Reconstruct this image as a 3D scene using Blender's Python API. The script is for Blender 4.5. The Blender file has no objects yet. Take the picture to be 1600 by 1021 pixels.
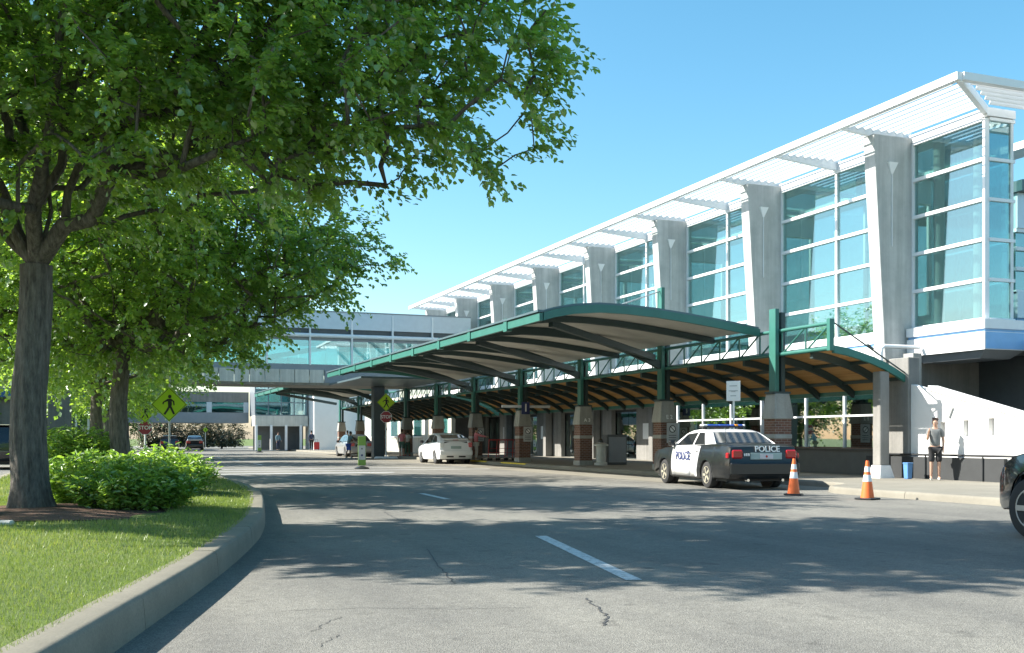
import bpy, bmesh, math, random
import numpy as np
from mathutils import Vector, Matrix

# ------------------------------------------------------------------ camera, sky, sun, exposure
SC = bpy.context.scene
COL = SC.collection
PHI = math.radians(21.26)                  # camera turned this far right of the terminal front
FPX, IMW, IMH, HORIZON, EYE = 1650.0, 1600.0, 1021.0, 685.0, 1.25
cam_d = bpy.data.cameras.new('camera')
cam_d.sensor_fit = 'HORIZONTAL'; cam_d.sensor_width = 36.0
cam_d.lens = 36.0 * FPX / IMW
cam_d.shift_y = (HORIZON - IMH / 2) / IMW
cam_d.clip_start = 0.05; cam_d.clip_end = 3000
cam = bpy.data.objects.new('camera', cam_d); COL.objects.link(cam)
cam.location = (0, 0, EYE); cam.rotation_euler = (math.pi / 2, 0, -PHI)
SC.camera = cam

SUN_EL = math.radians(38)
SUN_AZ = math.radians(-68.7 + 4)            # from +Y clockwise
sun_from = Vector((math.sin(SUN_AZ) * math.cos(SUN_EL), math.cos(SUN_AZ) * math.cos(SUN_EL), math.sin(SUN_EL)))
world = bpy.data.worlds.new('World'); SC.world = world; world.use_nodes = True
wn = world.node_tree.nodes; wl = world.node_tree.links
sky = wn.new('ShaderNodeTexSky'); sky.sky_type = 'NISHITA'; sky.sun_disc = False
sky.sun_elevation = SUN_EL; sky.sun_rotation = SUN_AZ
sky.altitude = 0; sky.air_density = 1.0; sky.dust_density = 1.0; sky.ozone_density = 2.0
bg = wn['Background']; bg.inputs[1].default_value = 0.10
hsv = wn.new('ShaderNodeHueSaturation'); hsv.inputs['Saturation'].default_value = 1.25
hsv.inputs['Hue'].default_value = 0.478
wl.new(sky.outputs[0], hsv.inputs['Color']); wl.new(hsv.outputs[0], bg.inputs[0])
sun_d = bpy.data.lights.new('sun', 'SUN'); sun_d.energy = 5.0; sun_d.angle = math.radians(0.55)
sun_d.color = (1.0, 0.95, 0.86)
sun = bpy.data.objects.new('sun', sun_d); COL.objects.link(sun)
sun.rotation_euler = sun_from.to_track_quat('Z', 'Y').to_euler()
sun.location = sun_from * 80
SC.view_settings.view_transform = 'Standard'; SC.view_settings.look = 'None'
SC.view_settings.exposure = 1.34; SC.view_settings.gamma = 1.0
SC.view_settings.use_curve_mapping = False
SC.render.engine = 'CYCLES'
SC.cycles.max_bounces = 8; SC.cycles.transparent_max_bounces = 16; SC.cycles.transmission_bounces = 6
SC.cycles.use_denoising = True

# ------------------------------------------------------------------ materials
MATS = {}
def nt(name):
    m = bpy.data.materials.new(name); m.use_nodes = True
    MATS[name] = m
    n = m.node_tree.nodes; b = n['Principled BSDF']
    return m, n, m.node_tree.links, b
def ramp(n, stops):
    r = n.new('ShaderNodeValToRGB'); e = r.color_ramp.elements
    while len(e) < len(stops): e.new(0.5)
    for i, (p, c) in enumerate(stops):
        e[i].position = p; e[i].color = (*c, 1) if len(c) == 3 else c
    return r
def noise(n, l, scale, detail=4, rough=0.6, vec=None):
    t = n.new('ShaderNodeTexNoise'); t.inputs['Scale'].default_value = scale
    t.inputs['Detail'].default_value = detail; t.inputs['Roughness'].default_value = rough
    if vec is not None: l.new(vec, t.inputs['Vector'])
    return t
def coords(n, l, scale=(1, 1, 1)):
    c = n.new('ShaderNodeTexCoord'); m = n.new('ShaderNodeMapping'); m.inputs['Scale'].default_value = scale
    l.new(c.outputs['Object'], m.inputs['Vector']); return m.outputs[0]
def world_coords(n, l, scale=(1, 1, 1)):
    c = n.new('ShaderNodeNewGeometry'); m = n.new('ShaderNodeMapping'); m.inputs['Scale'].default_value = scale
    l.new(c.outputs['Position'], m.inputs['Vector']); return m.outputs[0]
def mixc(n, l, fac, a, b, mode='MIX'):
    x = n.new('ShaderNodeMix'); x.data_type = 'RGBA'; x.blend_type = mode
    for s, v in ((0, fac), (6, a), (7, b)):
        if hasattr(v, 'is_linked'): l.new(v, x.inputs[s])
        elif isinstance(v, (int, float)): x.inputs[s].default_value = v
        else: x.inputs[s].default_value = (*v, 1)
    return x.outputs[2]
def bump(n, l, b, height, strength=0.3, dist=0.02):
    k = n.new('ShaderNodeBump'); k.inputs['Strength'].default_value = strength; k.inputs['Distance'].default_value = dist
    l.new(height, k.inputs['Height']); l.new(k.outputs[0], b.inputs['Normal'])
def solid(name, col, rough=0.5, metal=0.0, var=0.12, scale=3.0, coat=0.0, spec=0.5):
    m, n, l, b = nt(name)
    v = coords(n, l); t = noise(n, l, scale, 5, 0.65, v)
    lo = tuple(c * (1 - var) for c in col); hi = tuple(min(1, c * (1 + var)) for c in col)
    r = ramp(n, [(0.3, lo), (0.7, hi)]); l.new(t.outputs[0], r.inputs[0]); l.new(r.outputs[0], b.inputs['Base Color'])
    b.inputs['Roughness'].default_value = rough; b.inputs['Metallic'].default_value = metal
    b.inputs['Coat Weight'].default_value = coat; b.inputs['Coat Roughness'].default_value = 0.04
    b.inputs['Specular IOR Level'].default_value = spec
    return m
def make_materials():
    # worn asphalt: pale binder, stone speckle, tar and tyre wear
    m, n, l, b = nt('asphalt'); v = world_coords(n, l)
    big = noise(n, l, 0.35, 5, 0.6, v); fine = noise(n, l, 95, 2, 0.7, v); mid = noise(n, l, 9, 5, 0.7, v)
    vor = n.new('ShaderNodeTexVoronoi'); vor.inputs['Scale'].default_value = 130; l.new(v, vor.inputs['Vector'])
    stone = ramp(n, [(0.0, (.092, .091, .081)), (0.5, (.212, .207, .184)), (1.0, (.46, .45, .405))])
    l.new(vor.outputs['Color'], stone.inputs[0])
    r1 = ramp(n, [(0.3, (.155, .152, .136)), (0.7, (.242, .236, .21))]); l.new(fine.outputs[0], r1.inputs[0])
    c1 = mixc(n, l, 0.5, stone.outputs[0], r1.outputs[0])
    r2 = ramp(n, [(0.28, (.74, .74, .76)), (0.72, (1.08, 1.07, 1.05))]); l.new(big.outputs[0], r2.inputs[0])
    c2 = mixc(n, l, 1.0, c1, r2.outputs[0], 'MULTIPLY')
    r3 = ramp(n, [(0.25, (.8, .8, .8)), (0.6, (1.03, 1.03, 1.03))]); l.new(mid.outputs[0], r3.inputs[0])
    c3 = mixc(n, l, 1.0, c2, r3.outputs[0], 'MULTIPLY')
    vb = world_coords(n, l, (1.1, .06, 1)); tb = noise(n, l, 1.0, 3, .5, vb)
    r4 = ramp(n, [(.36, (.80, .80, .81)), (.58, (1.05, 1.045, 1.03))]); l.new(tb.outputs[0], r4.inputs[0])
    c4 = mixc(n, l, .8, c3, r4.outputs[0], 'MULTIPLY')
    ts = noise(n, l, 2.6, 3, .55, v); r5 = ramp(n, [(.30, (.55, .55, .56)), (.36, (1, 1, 1))]); l.new(ts.outputs[0], r5.inputs[0])
    c3 = mixc(n, l, .55, c4, r5.outputs[0], 'MULTIPLY')
    l.new(c3, b.inputs['Base Color']); b.inputs['Roughness'].default_value = 0.92
    b.inputs['Specular IOR Level'].default_value = 0.25
    bump(n, l, b, vor.outputs['Distance'], 0.5, 0.01)
    # concrete
    def conc(name, lo, hi, streak=False, sc=1.0, rough=0.85):
        m, n, l, b = nt(name); v = world_coords(n, l)
        t = noise(n, l, 1.3 * sc, 7, 0.68, v); f = noise(n, l, 60, 3, 0.7, v)
        r = ramp(n, [(0.28, lo), (0.72, hi)]); l.new(t.outputs[0], r.inputs[0])
        rf = ramp(n, [(0.3, (.82, .82, .82)), (0.7, (1.08, 1.08, 1.08))]); l.new(f.outputs[0], rf.inputs[0])
        c = mixc(n, l, 1.0, r.outputs[0], rf.outputs[0], 'MULTIPLY')
        if streak:
            vs = world_coords(n, l, (2.2, 2.2, 0.09)); ts = noise(n, l, 1.6, 6, 0.7, vs)
            rs = ramp(n, [(0.35, (.62, .63, .63)), (0.62, (1, 1, 1))]); l.new(ts.outputs[0], rs.inputs[0])
            c = mixc(n, l, 0.65, c, rs.outputs[0], 'MULTIPLY')
        l.new(c, b.inputs['Base Color']); b.inputs['Roughness'].default_value = rough
        bump(n, l, b, f.outputs[0], 0.25, 0.01)
    conc('kerb_concrete', (.175, .16, .122), (.26, .238, .185))
    conc('sidewalk_concrete', (.19, .176, .142), (.26, .243, .198), sc=0.6)
    conc('pier_concrete', (.44, .455, .445), (.60, .61, .595), streak=True)
    conc('cap_concrete', (.32, .32, .295), (.44, .435, .40), streak=True)
    conc('wall_concrete', (.21, .205, .19), (.30, .29, .27), streak=True)
    conc('white_render', (.74, .74, .72), (.84, .83, .81), sc=0.5)
    conc('bridge_panel', (.60, .57, .50), (.74, .71, .64), streak=True)
    solid('white_paint', (.80, .80, .80), 0.4, 0, .04)
    solid('white_metal', (.78, .79, .80), 0.35, 0, .03)
    solid('louvre_white', (.80, .81, .81), 0.42, 0, .03)
    solid('mullion', (.70, .72, .73), 0.35, 0.0, .05)
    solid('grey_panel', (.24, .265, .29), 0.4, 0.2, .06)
    solid('silver_panel', (.52, .58, .63), 0.35, 0.3, .05)
    solid('canopy_green', (.035, .155, .125), 0.42, 0.0, .10, 2.0)
    solid('canopy_dark', (.03, .055, .055), 0.5, 0.0, .15, 2.0)
    solid('roof_metal', (.10, .15, .17), 0.45, 0.3, .12)
    # corrugated deck under the road side wing
    m, n, l, b = nt('deck_grey'); v = world_coords(n, l)
    w = n.new('ShaderNodeTexWave'); w.inputs['Scale'].default_value = 2.6; w.bands_direction = 'Y'; l.new(v, w.inputs['Vector'])
    t = noise(n, l, 1.2, 5, 0.6, v); r = ramp(n, [(0.3, (.50, .48, .42)), (0.7, (.62, .59, .52))])
    l.new(t.outputs[0], r.inputs[0]); l.new(r.outputs[0], b.inputs['Base Color']); b.inputs['Roughness'].default_value = 0.6
    bump(n, l, b, w.outputs[0], 0.6, 0.03)
    # boarded timber soffit
    m, n, l, b = nt('timber_soffit'); v = world_coords(n, l, (7, 0.25, 7)); t = noise(n, l, 1.4, 6, 0.65, v)
    r = ramp(n, [(0.25, (.42, .20, .065)), (0.5, (.60, .33, .12)), (0.75, (.70, .44, .19))])
    l.new(t.outputs[0], r.inputs[0]); l.new(r.outputs[0], b.inputs['Base Color']); b.inputs['Roughness'].default_value = 0.55
    # brick
    m, n, l, b = nt('brick'); v = coords(n, l)
    c = n.new('ShaderNodeTexCoord'); sx = n.new('ShaderNodeSeparateXYZ'); l.new(c.outputs['Object'], sx.inputs[0])
    add = n.new('ShaderNodeMath'); l.new(sx.outputs[0], add.inputs[0]); l.new(sx.outputs[1], add.inputs[1])
    cb = n.new('ShaderNodeCombineXYZ'); l.new(add.outputs[0], cb.inputs[0]); l.new(sx.outputs[2], cb.inputs[1])
    br = n.new('ShaderNodeTexBrick'); br.inputs['Scale'].default_value = 1.0
    br.inputs['Brick Width'].default_value = 0.2; br.inputs['Row Height'].default_value = 0.072
    br.inputs['Mortar Size'].default_value = 0.008
    br.inputs['Color1'].default_value = (.19, .085, .058, 1); br.inputs['Color2'].default_value = (.12, .058, .042, 1)
    br.inputs['Mortar'].default_value = (.26, .22, .19, 1); l.new(cb.outputs[0], br.inputs['Vector'])
    l.new(br.outputs['Color'], b.inputs['Base Color']); b.inputs['Roughness'].default_value = 0.85
    # tinted glass
    def glass(name, tint, refl, rough=0.015, mirror=(.85, .93, .95)):
        m, n, l, b = nt(name); n.remove(b); out = n['Material Output']
        tr = n.new('ShaderNodeBsdfTransparent'); tr.inputs[0].default_value = (*tint, 1)
        gl = n.new('ShaderNodeBsdfGlossy'); gl.inputs['Color'].default_value = (*mirror, 1); gl.inputs['Roughness'].default_value = rough
        v = world_coords(n, l); t = noise(n, l, 0.45, 2, 0.4, v)
        k = n.new('ShaderNodeBump'); k.inputs['Strength'].default_value = 0.05; k.inputs['Distance'].default_value = 0.05
        l.new(t.outputs[0], k.inputs['Height']); l.new(k.outputs[0], gl.inputs['Normal'])
        lw_ = n.new('ShaderNodeLayerWeight'); lw_.inputs[0].default_value = 0.5
        pw = n.new('ShaderNodeMath'); pw.operation = 'POWER'; pw.inputs[1].default_value = 4.0; l.new(lw_.outputs['Facing'], pw.inputs[0])
        mp = n.new('ShaderNodeMapRange'); mp.inputs[1].default_value = 0.0; mp.inputs[2].default_value = 1.0
        mp.inputs[3].default_value = refl; mp.inputs[4].default_value = 1.0
        l.new(pw.outputs[0], mp.inputs[0])
        mx = n.new('ShaderNodeMixShader'); l.new(mp.outputs[0], mx.inputs[0]); l.new(tr.outputs[0], mx.inputs[1]); l.new(gl.outputs[0], mx.inputs[2])
        l.new(mx.outputs[0], out.inputs[0])
    glass('curtain_glass', (.56, .69, .675), 0.24, mirror=(.74, .90, .92))
    glass('clear_glass', (.82, .96, .94), 0.08)
    glass('bridge_glass', (.50, .80, .82), 0.30, mirror=(.75, .95, .98))
    glass('shop_glass', (.38, .48, .46), 0.40)
    solid('car_glass', (.012, .016, .02), .05, 0, .1, 2, .5)
    solid('interior_teal', (.40, .55, .51), 0.7, 0, .1)
    solid('interior_floor', (.36, .38, .36), 0.6)
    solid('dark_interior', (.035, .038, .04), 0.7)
    solid('black_metal', (.018, .02, .022), 0.4)
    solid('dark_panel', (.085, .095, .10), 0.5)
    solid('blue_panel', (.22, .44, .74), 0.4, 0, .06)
    # road paint
    m, n, l, b = nt('road_paint'); v = world_coords(n, l); t = noise(n, l, 14, 6, 0.75, v); t2 = noise(n, l, 70, 3, .7, v)
    r = ramp(n, [(0.34, (.20, .20, .19)), (0.5, (.60, .61, .60)), (0.75, (.72, .73, .72))]); l.new(t.outputs[0], r.inputs[0])
    rr = ramp(n, [(.3, (.75, .75, .75)), (.6, (1, 1, 1))]); l.new(t2.outputs[0], rr.inputs[0])
    l.new(mixc(n, l, 1.0, r.outputs[0], rr.outputs[0], 'MULTIPLY'), b.inputs['Base Color']); b.inputs['Roughness'].default_value = 0.7
    solid('yellow_paint', (.72, .55, .06), 0.7, 0, .2, 6)
    solid('tar', (.055, .055, .054), 0.75, 0, .3, 20)
    # soil, mulch, lawn ground
    m, n, l, b = nt('lawn_ground'); v = world_coords(n, l); t = noise(n, l, 1.1, 6, 0.65, v); f = noise(n, l, 45, 4, .7, v)
    r = ramp(n, [(.3, (.075, .125, .022)), (.55, (.125, .18, .035)), (.78, (.20, .205, .07))]); l.new(t.outputs[0], r.inputs[0])
    rf = ramp(n, [(.3, (.55, .55, .5)), (.7, (1.15, 1.15, 1.1))]); l.new(f.outputs[0], rf.inputs[0])
    l.new(mixc(n, l, 1.0, r.outputs[0], rf.outputs[0], 'MULTIPLY'), b.inputs['Base Color']); b.inputs['Roughness'].default_value = 0.95
    bump(n, l, b, f.outputs[0], 0.8, 0.03)
    m, n, l, b = nt('mulch'); v = world_coords(n, l); f = noise(n, l, 38, 4, .8, v)
    r = ramp(n, [(.3, (.06, .03, .018)), (.7, (.22, .125, .075))]); l.new(f.outputs[0], r.inputs[0]); l.new(r.outputs[0], b.inputs['Base Color'])
    b.inputs['Roughness'].default_value = 1; bump(n, l, b, f.outputs[0], 1.0, 0.05)
    # bark
    m, n, l, b = nt('bark'); v = coords(n, l, (9, 9, 1.6)); t = noise(n, l, 2.2, 8, .72, v)
    r = ramp(n, [(.32, (.05, .043, .037)), (.55, (.165, .145, .122)), (.8, (.32, .285, .24))]); l.new(t.outputs[0], r.inputs[0])
    l.new(r.outputs[0], b.inputs['Base Color']); b.inputs['Roughness'].default_value = .95; bump(n, l, b, t.outputs[0], 1.0, 0.06)
    # foliage: reflective and translucent leaf, hue differs from leaf to leaf
    def foliage(name, lo, mid, hi, trans, tw=0.5, gloss=0.06):
        m, n, l, b = nt(name); n.remove(b); out = n['Material Output']
        g = n.new('ShaderNodeAttribute'); g.attribute_name = 'leaf_hue'
        r = ramp(n, [(0, lo), (.5, mid), (1, hi)]); l.new(g.outputs['Fac'], r.inputs[0])
        d = n.new('ShaderNodeBsdfDiffuse'); l.new(r.outputs[0], d.inputs[0])
        t = n.new('ShaderNodeBsdfTranslucent')
        tc = mixc(n, l, 1.0, r.outputs[0], trans, 'MULTIPLY'); l.new(tc, t.inputs[0])
        a = n.new('ShaderNodeMixShader'); a.inputs[0].default_value = tw; l.new(d.outputs[0], a.inputs[1]); l.new(t.outputs[0], a.inputs[2])
        gl = n.new('ShaderNodeBsdfGlossy'); gl.inputs['Roughness'].default_value = .38; gl.inputs[0].default_value = (.9, .95, .9, 1)
        a2 = n.new('ShaderNodeMixShader'); a2.inputs[0].default_value = gloss; l.new(a.outputs[0], a2.inputs[1]); l.new(gl.outputs[0], a2.inputs[2])
        l.new(a2.outputs[0], out.inputs[0])
    foliage('leaf_tree', (.08, .17, .04), (.125, .235, .05), (.19, .30, .065), (3.0, 2.55, 1.1), .54, .13)
    foliage('leaf_shrub', (.15, .27, .05), (.22, .37, .06), (.33, .45, .08), (1.5, 1.5, .8), .45, .10)
    foliage('leaf_far', (.05, .11, .03), (.085, .16, .04), (.14, .20, .06), (1.8, 1.7, 1.2), .4)
    foliage('leaf_dull', (.05, .06, .03), (.085, .085, .045), (.12, .11, .06), (1.3, 1.2, 1.0), .3)
    foliage('grass_blade', (.14, .20, .035), (.20, .265, .055), (.30, .30, .11), (1.5, 1.5, 1.0), .35, .04)
    # vehicle and small object colours
    solid('car_black', (.008, .009, .010), .35, 0, .05, 2, .3)
    solid('car_white', (.80, .80, .80), .3, 0, .02, 2, .8)
    solid('car_silver', (.50, .51, .52), .3, .5, .03, 2, .8)
    solid('car_dark', (.016, .017, .020), .22, .2, .1, 2, 1.0)
    solid('tyre', (.025, .025, .026), .85, 0, .2, 12)
    solid('rim_grey', (.42, .43, .44), .35, .7, .1)
    solid('rim_tan', (.42, .39, .30), .5, .3, .2)
    solid('trim', (.03, .03, .032), .6)
    m = solid('tail_red', (.42, .012, .018), .2, 0, .05, 2, .6)
    solid('tail_pink', (.60, .13, .13), .25, 0, .05, 2, .6)
    solid('lamp_clear', (.75, .75, .74), .15, 0, .02, 2, .6)
    solid('amber', (.75, .28, .03), .25, 0, .05)
    solid('beacon_blue', (.03, .10, .45), .12, 0, .05, 2, .8)
    solid('decal_blue', (.025, .04, .14), .5)
    solid('chrome', (.75, .76, .78), .12, 1.0, .02)
    solid('plate', (.55, .52, .55), .4)
    solid('plate_holder', (.30, .38, .37), .4)
    solid('cone_orange', (.85, .16, .035), .5, 0, .08, 6)
    solid('cone_white', (.80, .80, .80), .4, 0, .06)
    solid('sign_lime', (.45, .68, .015), .4, 0, .03)
    solid('marker_lime_shaded', (.17, .30, .05), .5)  # lime of the in-street markers, darkened to carry their shade
    solid('sign_black', (.015, .015, .015), .5)
    solid('sign_red', (.30, .03, .045), .45, 0, .06)
    solid('sign_white', (.80, .80, .78), .45, 0, .03)
    solid('sign_grey', (.45, .46, .46), .5)
    solid('galvanised', (.45, .46, .46), .4, .6, .12)
    solid('bin_blue', (.10, .25, .50), .5)
    solid('bin_grey', (.48, .49, .46), .5)
    solid('cart_red', (.40, .05, .05), .4)
    solid('blue_metal', (.05, .14, .32), .5)
    solid('skin', (.46, .28, .20), .55, 0, .06)
    solid('skin_dark', (.30, .17, .11), .55, 0, .06)
    solid('hair_dark', (.035, .022, .016), .7)
    for nm, c in dict(cloth_grey=(.17, .18, .18), cloth_black=(.02, .02, .022), cloth_blue=(.04, .10, .42), cloth_slate=(.13, .22, .26),
                      cloth_lightblue=(.33, .52, .62), cloth_khaki=(.42, .36, .24), cloth_pink=(.68, .22, .25), cloth_white=(.72, .72, .70),
                      cloth_green=(.07, .14, .10), cloth_red=(.45, .04, .04), shoe_dark=(.03, .03, .03), shoe_white=(.65, .65, .63), cloth_navy=(.03, .04, .08)).items():
        solid(nm, c, .85, 0, .12, 10)
    solid('edging_stone', (.50, .48, .43), .9, 0, .2, 8)
make_materials()

# ------------------------------------------------------------------ mesh helpers
class MB:
    """collects faces; build() links ONE mesh object"""
    def __init__(s): s.v = []; s.f = []
    def add(s, vs, fs):
        o = len(s.v); s.v += [tuple(p) for p in vs]; s.f += [tuple(i + o for i in f) for f in fs]; return s
    def box(s, x0, x1, y0, y1, z0, z1):
        return s.add([(x0,y0,z0),(x1,y0,z0),(x1,y1,z0),(x0,y1,z0),(x0,y0,z1),(x1,y0,z1),(x1,y1,z1),(x0,y1,z1)],
                     [(0,3,2,1),(4,5,6,7),(0,1,5,4),(1,2,6,5),(2,3,7,6),(3,0,4,7)])
    def frustum(s, cx, cy, z0, z1, a0, b0, a1, b1):
        return s.add([(cx-a0,cy-b0,z0),(cx+a0,cy-b0,z0),(cx+a0,cy+b0,z0),(cx-a0,cy+b0,z0),(cx-a1,cy-b1,z1),(cx+a1,cy-b1,z1),(cx+a1,cy+b1,z1),(cx-a1,cy+b1,z1)],
                     [(0,3,2,1),(4,5,6,7),(0,1,5,4),(1,2,6,5),(2,3,7,6),(3,0,4,7)])
    def bar(s, p, q, w, h=None, up=(0,0,1)):
        h = w if h is None else h
        p, q = Vector(p), Vector(q); d = (q - p).normalized(); u = Vector(up)
        if abs(d.dot(u)) > .98: u = Vector((1, 0, 0))
        r = d.cross(u).normalized() * (w / 2); t = r.cross(d).normalized() * (h / 2)
        vs = [p-r-t, p+r-t, p+r+t, p-r+t, q-r-t, q+r-t, q+r+t, q-r+t]
        return s.add(vs, [(0,1,2,3),(7,6,5,4),(0,4,5,1),(1,5,6,2),(2,6,7,3),(3,7,4,0)])
    def tube(s, pts, rad, n=8, caps=True):
        pts = [Vector(p) for p in pts]; m = len(pts)
        rad = [rad] * m if isinstance(rad, (int, float)) else rad
        o = len(s.v); ref = None
        for i, p in enumerate(pts):
            d = (pts[min(i+1, m-1)] - pts[max(i-1, 0)]).normalized()
            if ref is None:
                ref = d.cross(Vector((0, 0, 1)) if abs(d.z) < .9 else Vector((1, 0, 0))).normalized()
            ref = (ref - d * ref.dot(d)).normalized(); b = d.cross(ref)
            for k in range(n):
                a = 2 * math.pi * k / n
                s.v.append(tuple(p + (ref * math.cos(a) + b * math.sin(a)) * rad[i]))
        for i in range(m - 1):
            for k in range(n):
                k2 = (k + 1) % n
                s.f.append((o+i*n+k, o+i*n+k2, o+(i+1)*n+k2, o+(i+1)*n+k))
        if caps:
            s.f.append(tuple(o + k for k in reversed(range(n)))); s.f.append(tuple(o + (m-1)*n + k for k in range(n)))
        return s
    def lathe(s, prof, n=20, c=(0,0,0), axis='Z'):
        o = len(s.v); m = len(prof)
        for r, h in prof:
            for k in range(n):
                a = 2*math.pi*k/n; x, y = r*math.cos(a), r*math.sin(a)
                p = (x, y, h) if axis == 'Z' else ((h, x, y) if axis == 'X' else (x, h, y))
                s.v.append((c[0]+p[0], c[1]+p[1], c[2]+p[2]))
        for i in range(m-1):
            for k in range(n):
                k2 = (k+1) % n; s.f.append((o+i*n+k, o+i*n+k2, o+(i+1)*n+k2, o+(i+1)*n+k))
        s.f.append(tuple(o+k for k in reversed(range(n)))); s.f.append(tuple(o+(m-1)*n+k for k in range(n)))
        return s
    def slab(s, poly, off):
        """flat 3-D polygon thickened by vector off"""
        n = len(poly); off = Vector(off); o = [Vector(p) for p in poly]
        return s.add(o + [p + off for p in o], [tuple(reversed(range(n))), tuple(range(n, 2*n))] + [(i, (i+1) % n, (i+1) % n + n, i + n) for i in range(n)])
    def sheet(s, rows):
        o = len(s.v); m = len(rows[0])
        for r in rows: s.v += [tuple(p) for p in r]
        for i in range(len(rows)-1):
            for k in range(m-1): s.f.append((o+i*m+k, o+i*m+k+1, o+(i+1)*m+k+1, o+(i+1)*m+k))
        return s
    def build(s, name, mat, parent=None, origin=None, smooth=None, bevel=0.0):
        me = bpy.data.meshes.new(name)
        if origin is None and parent is not None:
            origin = parent.get('_o')
        vs = s.v if origin is None else [(a-origin[0], b-origin[1], c-origin[2]) for a, b, c in s.v]
        me.from_pydata(vs, [], s.f); me.update()
        bm = bmesh.new(); bm.from_mesh(me)
        bmesh.ops.recalc_face_normals(bm, faces=bm.faces)
        if bevel: bmesh.ops.bevel(bm, geom=list(bm.edges), offset=bevel, segments=1, affect='EDGES')
        bm.to_mesh(me); bm.free()
        if smooth:
            me.polygons.foreach_set('use_smooth', [True]*len(me.polygons)); me.set_sharp_from_angle(angle=math.radians(smooth))
        me.materials.append(MATS[mat])
        o = bpy.data.objects.new(name, me); COL.objects.link(o)
        if parent is not None:
            o.parent = parent
            if parent.get('_o') is not None: o['_o'] = parent['_o']
        return o
def tag(o, label, cat, group=None, kind=None):
    if label: o['label'] = label
    if cat: o['category'] = cat
    if group: o['group'] = group
    if kind: o['kind'] = kind
    return o
def thing(name, label, cat, loc=(0,0,0), rz=0.0, group=None, absolute=False):
    """Empty at the thing's base; absolute=True: its parts are given in world coordinates"""
    e = bpy.data.objects.new(name, None); COL.objects.link(e); e.empty_display_size = .3
    e.location = loc; e.rotation_euler = (0, 0, rz)
    if absolute: e['_o'] = tuple(float(a) for a in loc)
    return tag(e, label, cat, group)
def structure(o): o['kind'] = 'structure'; return o
def part_copy(src, parent, loc):
    o = src.copy(); COL.objects.link(o); o.parent = parent; o.location = loc; return o
def copy_tree(src, parent=None):
    o = src.copy(); COL.objects.link(o); o.parent = parent
    for c in list(src.children): copy_tree(c, o)
    return o
def text_part(name, txt, size, mat, parent, mw, extrude=0.002):
    cu = bpy.data.curves.new(name, 'FONT'); cu.body = txt; cu.size = size; cu.align_x = 'CENTER'; cu.align_y = 'CENTER'; cu.extrude = extrude
    cu.offset = size * 0.018
    t = bpy.data.objects.new(name, cu); COL.objects.link(t)
    me = bpy.data.meshes.new_from_object(t.evaluated_get(bpy.context.evaluated_depsgraph_get()))
    bpy.data.objects.remove(t); bpy.data.curves.remove(cu)
    me.transform(mw); me.materials.clear(); me.materials.append(MATS[mat])
    o = bpy.data.objects.new(name, me); COL.objects.link(o); o.parent = parent
    return o
FACE_MY = Matrix.Rotation(math.pi/2, 4, 'X')                        # text that faces -Y
def interp(pts, t):
    for (a, b), (c, d) in zip(pts, pts[1:]):
        if t <= c: return b + (d-b)*(t-a)/(c-a)
    return pts[-1][1]

# ------------------------------------------------------------------ ground, road, kerbs, lawns, sidewalk
random.seed(4)
g = MB().sheet([[(-900,-300,-.06),(900,-300,-.06)],[(-900,1500,-.06),(900,1500,-.06)]])
structure(g.build('ground', 'lawn_ground'))
rows = [[(x, y, 0.0) for x in np.linspace(-45, 40, 12)] for y in np.linspace(-25, 175, 30)]
road = structure(MB().sheet(rows).build('road', 'asphalt'))
def strip(pts, w, z, name, mat, parent=None):
    L, R = [], []
    pts = [Vector((p[0], p[1], 0)) for p in pts]
    for i, p in enumerate(pts):
        d = (pts[min(i+1, len(pts)-1)] - pts[max(i-1, 0)]).normalized(); n_ = Vector((d.y, -d.x, 0))
        ww = w[i] if isinstance(w, (list, tuple)) else w
        L.append((*(p - n_*ww/2).xy, z)); R.append((*(p + n_*ww/2).xy, z))
    return MB().sheet([L, R]).build(name, mat, parent)
def wobble(pts, n=7, a=.02):
    out = []
    for p, q in zip(pts, pts[1:]):
        for k in range(n):
            t = k / n; out.append((p[0]+(q[0]-p[0])*t+random.uniform(-a, a), p[1]+(q[1]-p[1])*t+random.uniform(-a, a)))
    return out + [pts[-1]]
strip([(5.23,12.43),(4.37,8.27)], .15, .004, 'lane_line', 'road_paint', road)
strip([(6.75,23.0),(6.6,20.6)], .14, .004, 'lane_line', 'road_paint', road)
for y in (40.4, 43.4): strip([(3.6, y), (16.9, y)], .30, .004, 'crosswalk_line', 'road_paint', road)
strip([(3.4, 37.6), (10.0, 37.6)], .45, .004, 'stop_line', 'road_paint', road)
for y in (61.0, 65.0): strip([(3.4, y), (16.9, y)], .30, .004, 'crosswalk_line', 'road_paint', road)
for k in range(3): strip([(7.0, 50+k*9.), (7.0, 53+k*9.)], .14, .004, 'lane_line', 'road_paint', road)
for pl, w in (([(1.22,7.72),(1.76,7.64),(2.36,7.37),(2.95,7.2)], .007), ([(3.53,7.48),(3.39,6.97),(3.29,6.6),(3.12,6.34)], .018),
              ([(3.43,11.46),(3.02,9.62),(2.84,8.64)], .013), ([(1.27,6.81),(1.41,7.08),(1.56,7.32)], .006),
              ([(1.21,6.3),(1.32,6.51),(1.4,6.66)], .006), ([(4.48,17.5),(4.3,16.32),(4.25,15.64)], .02)):
    strip(wobble(pl), w, .003, 'crack', 'tar', road)
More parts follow.
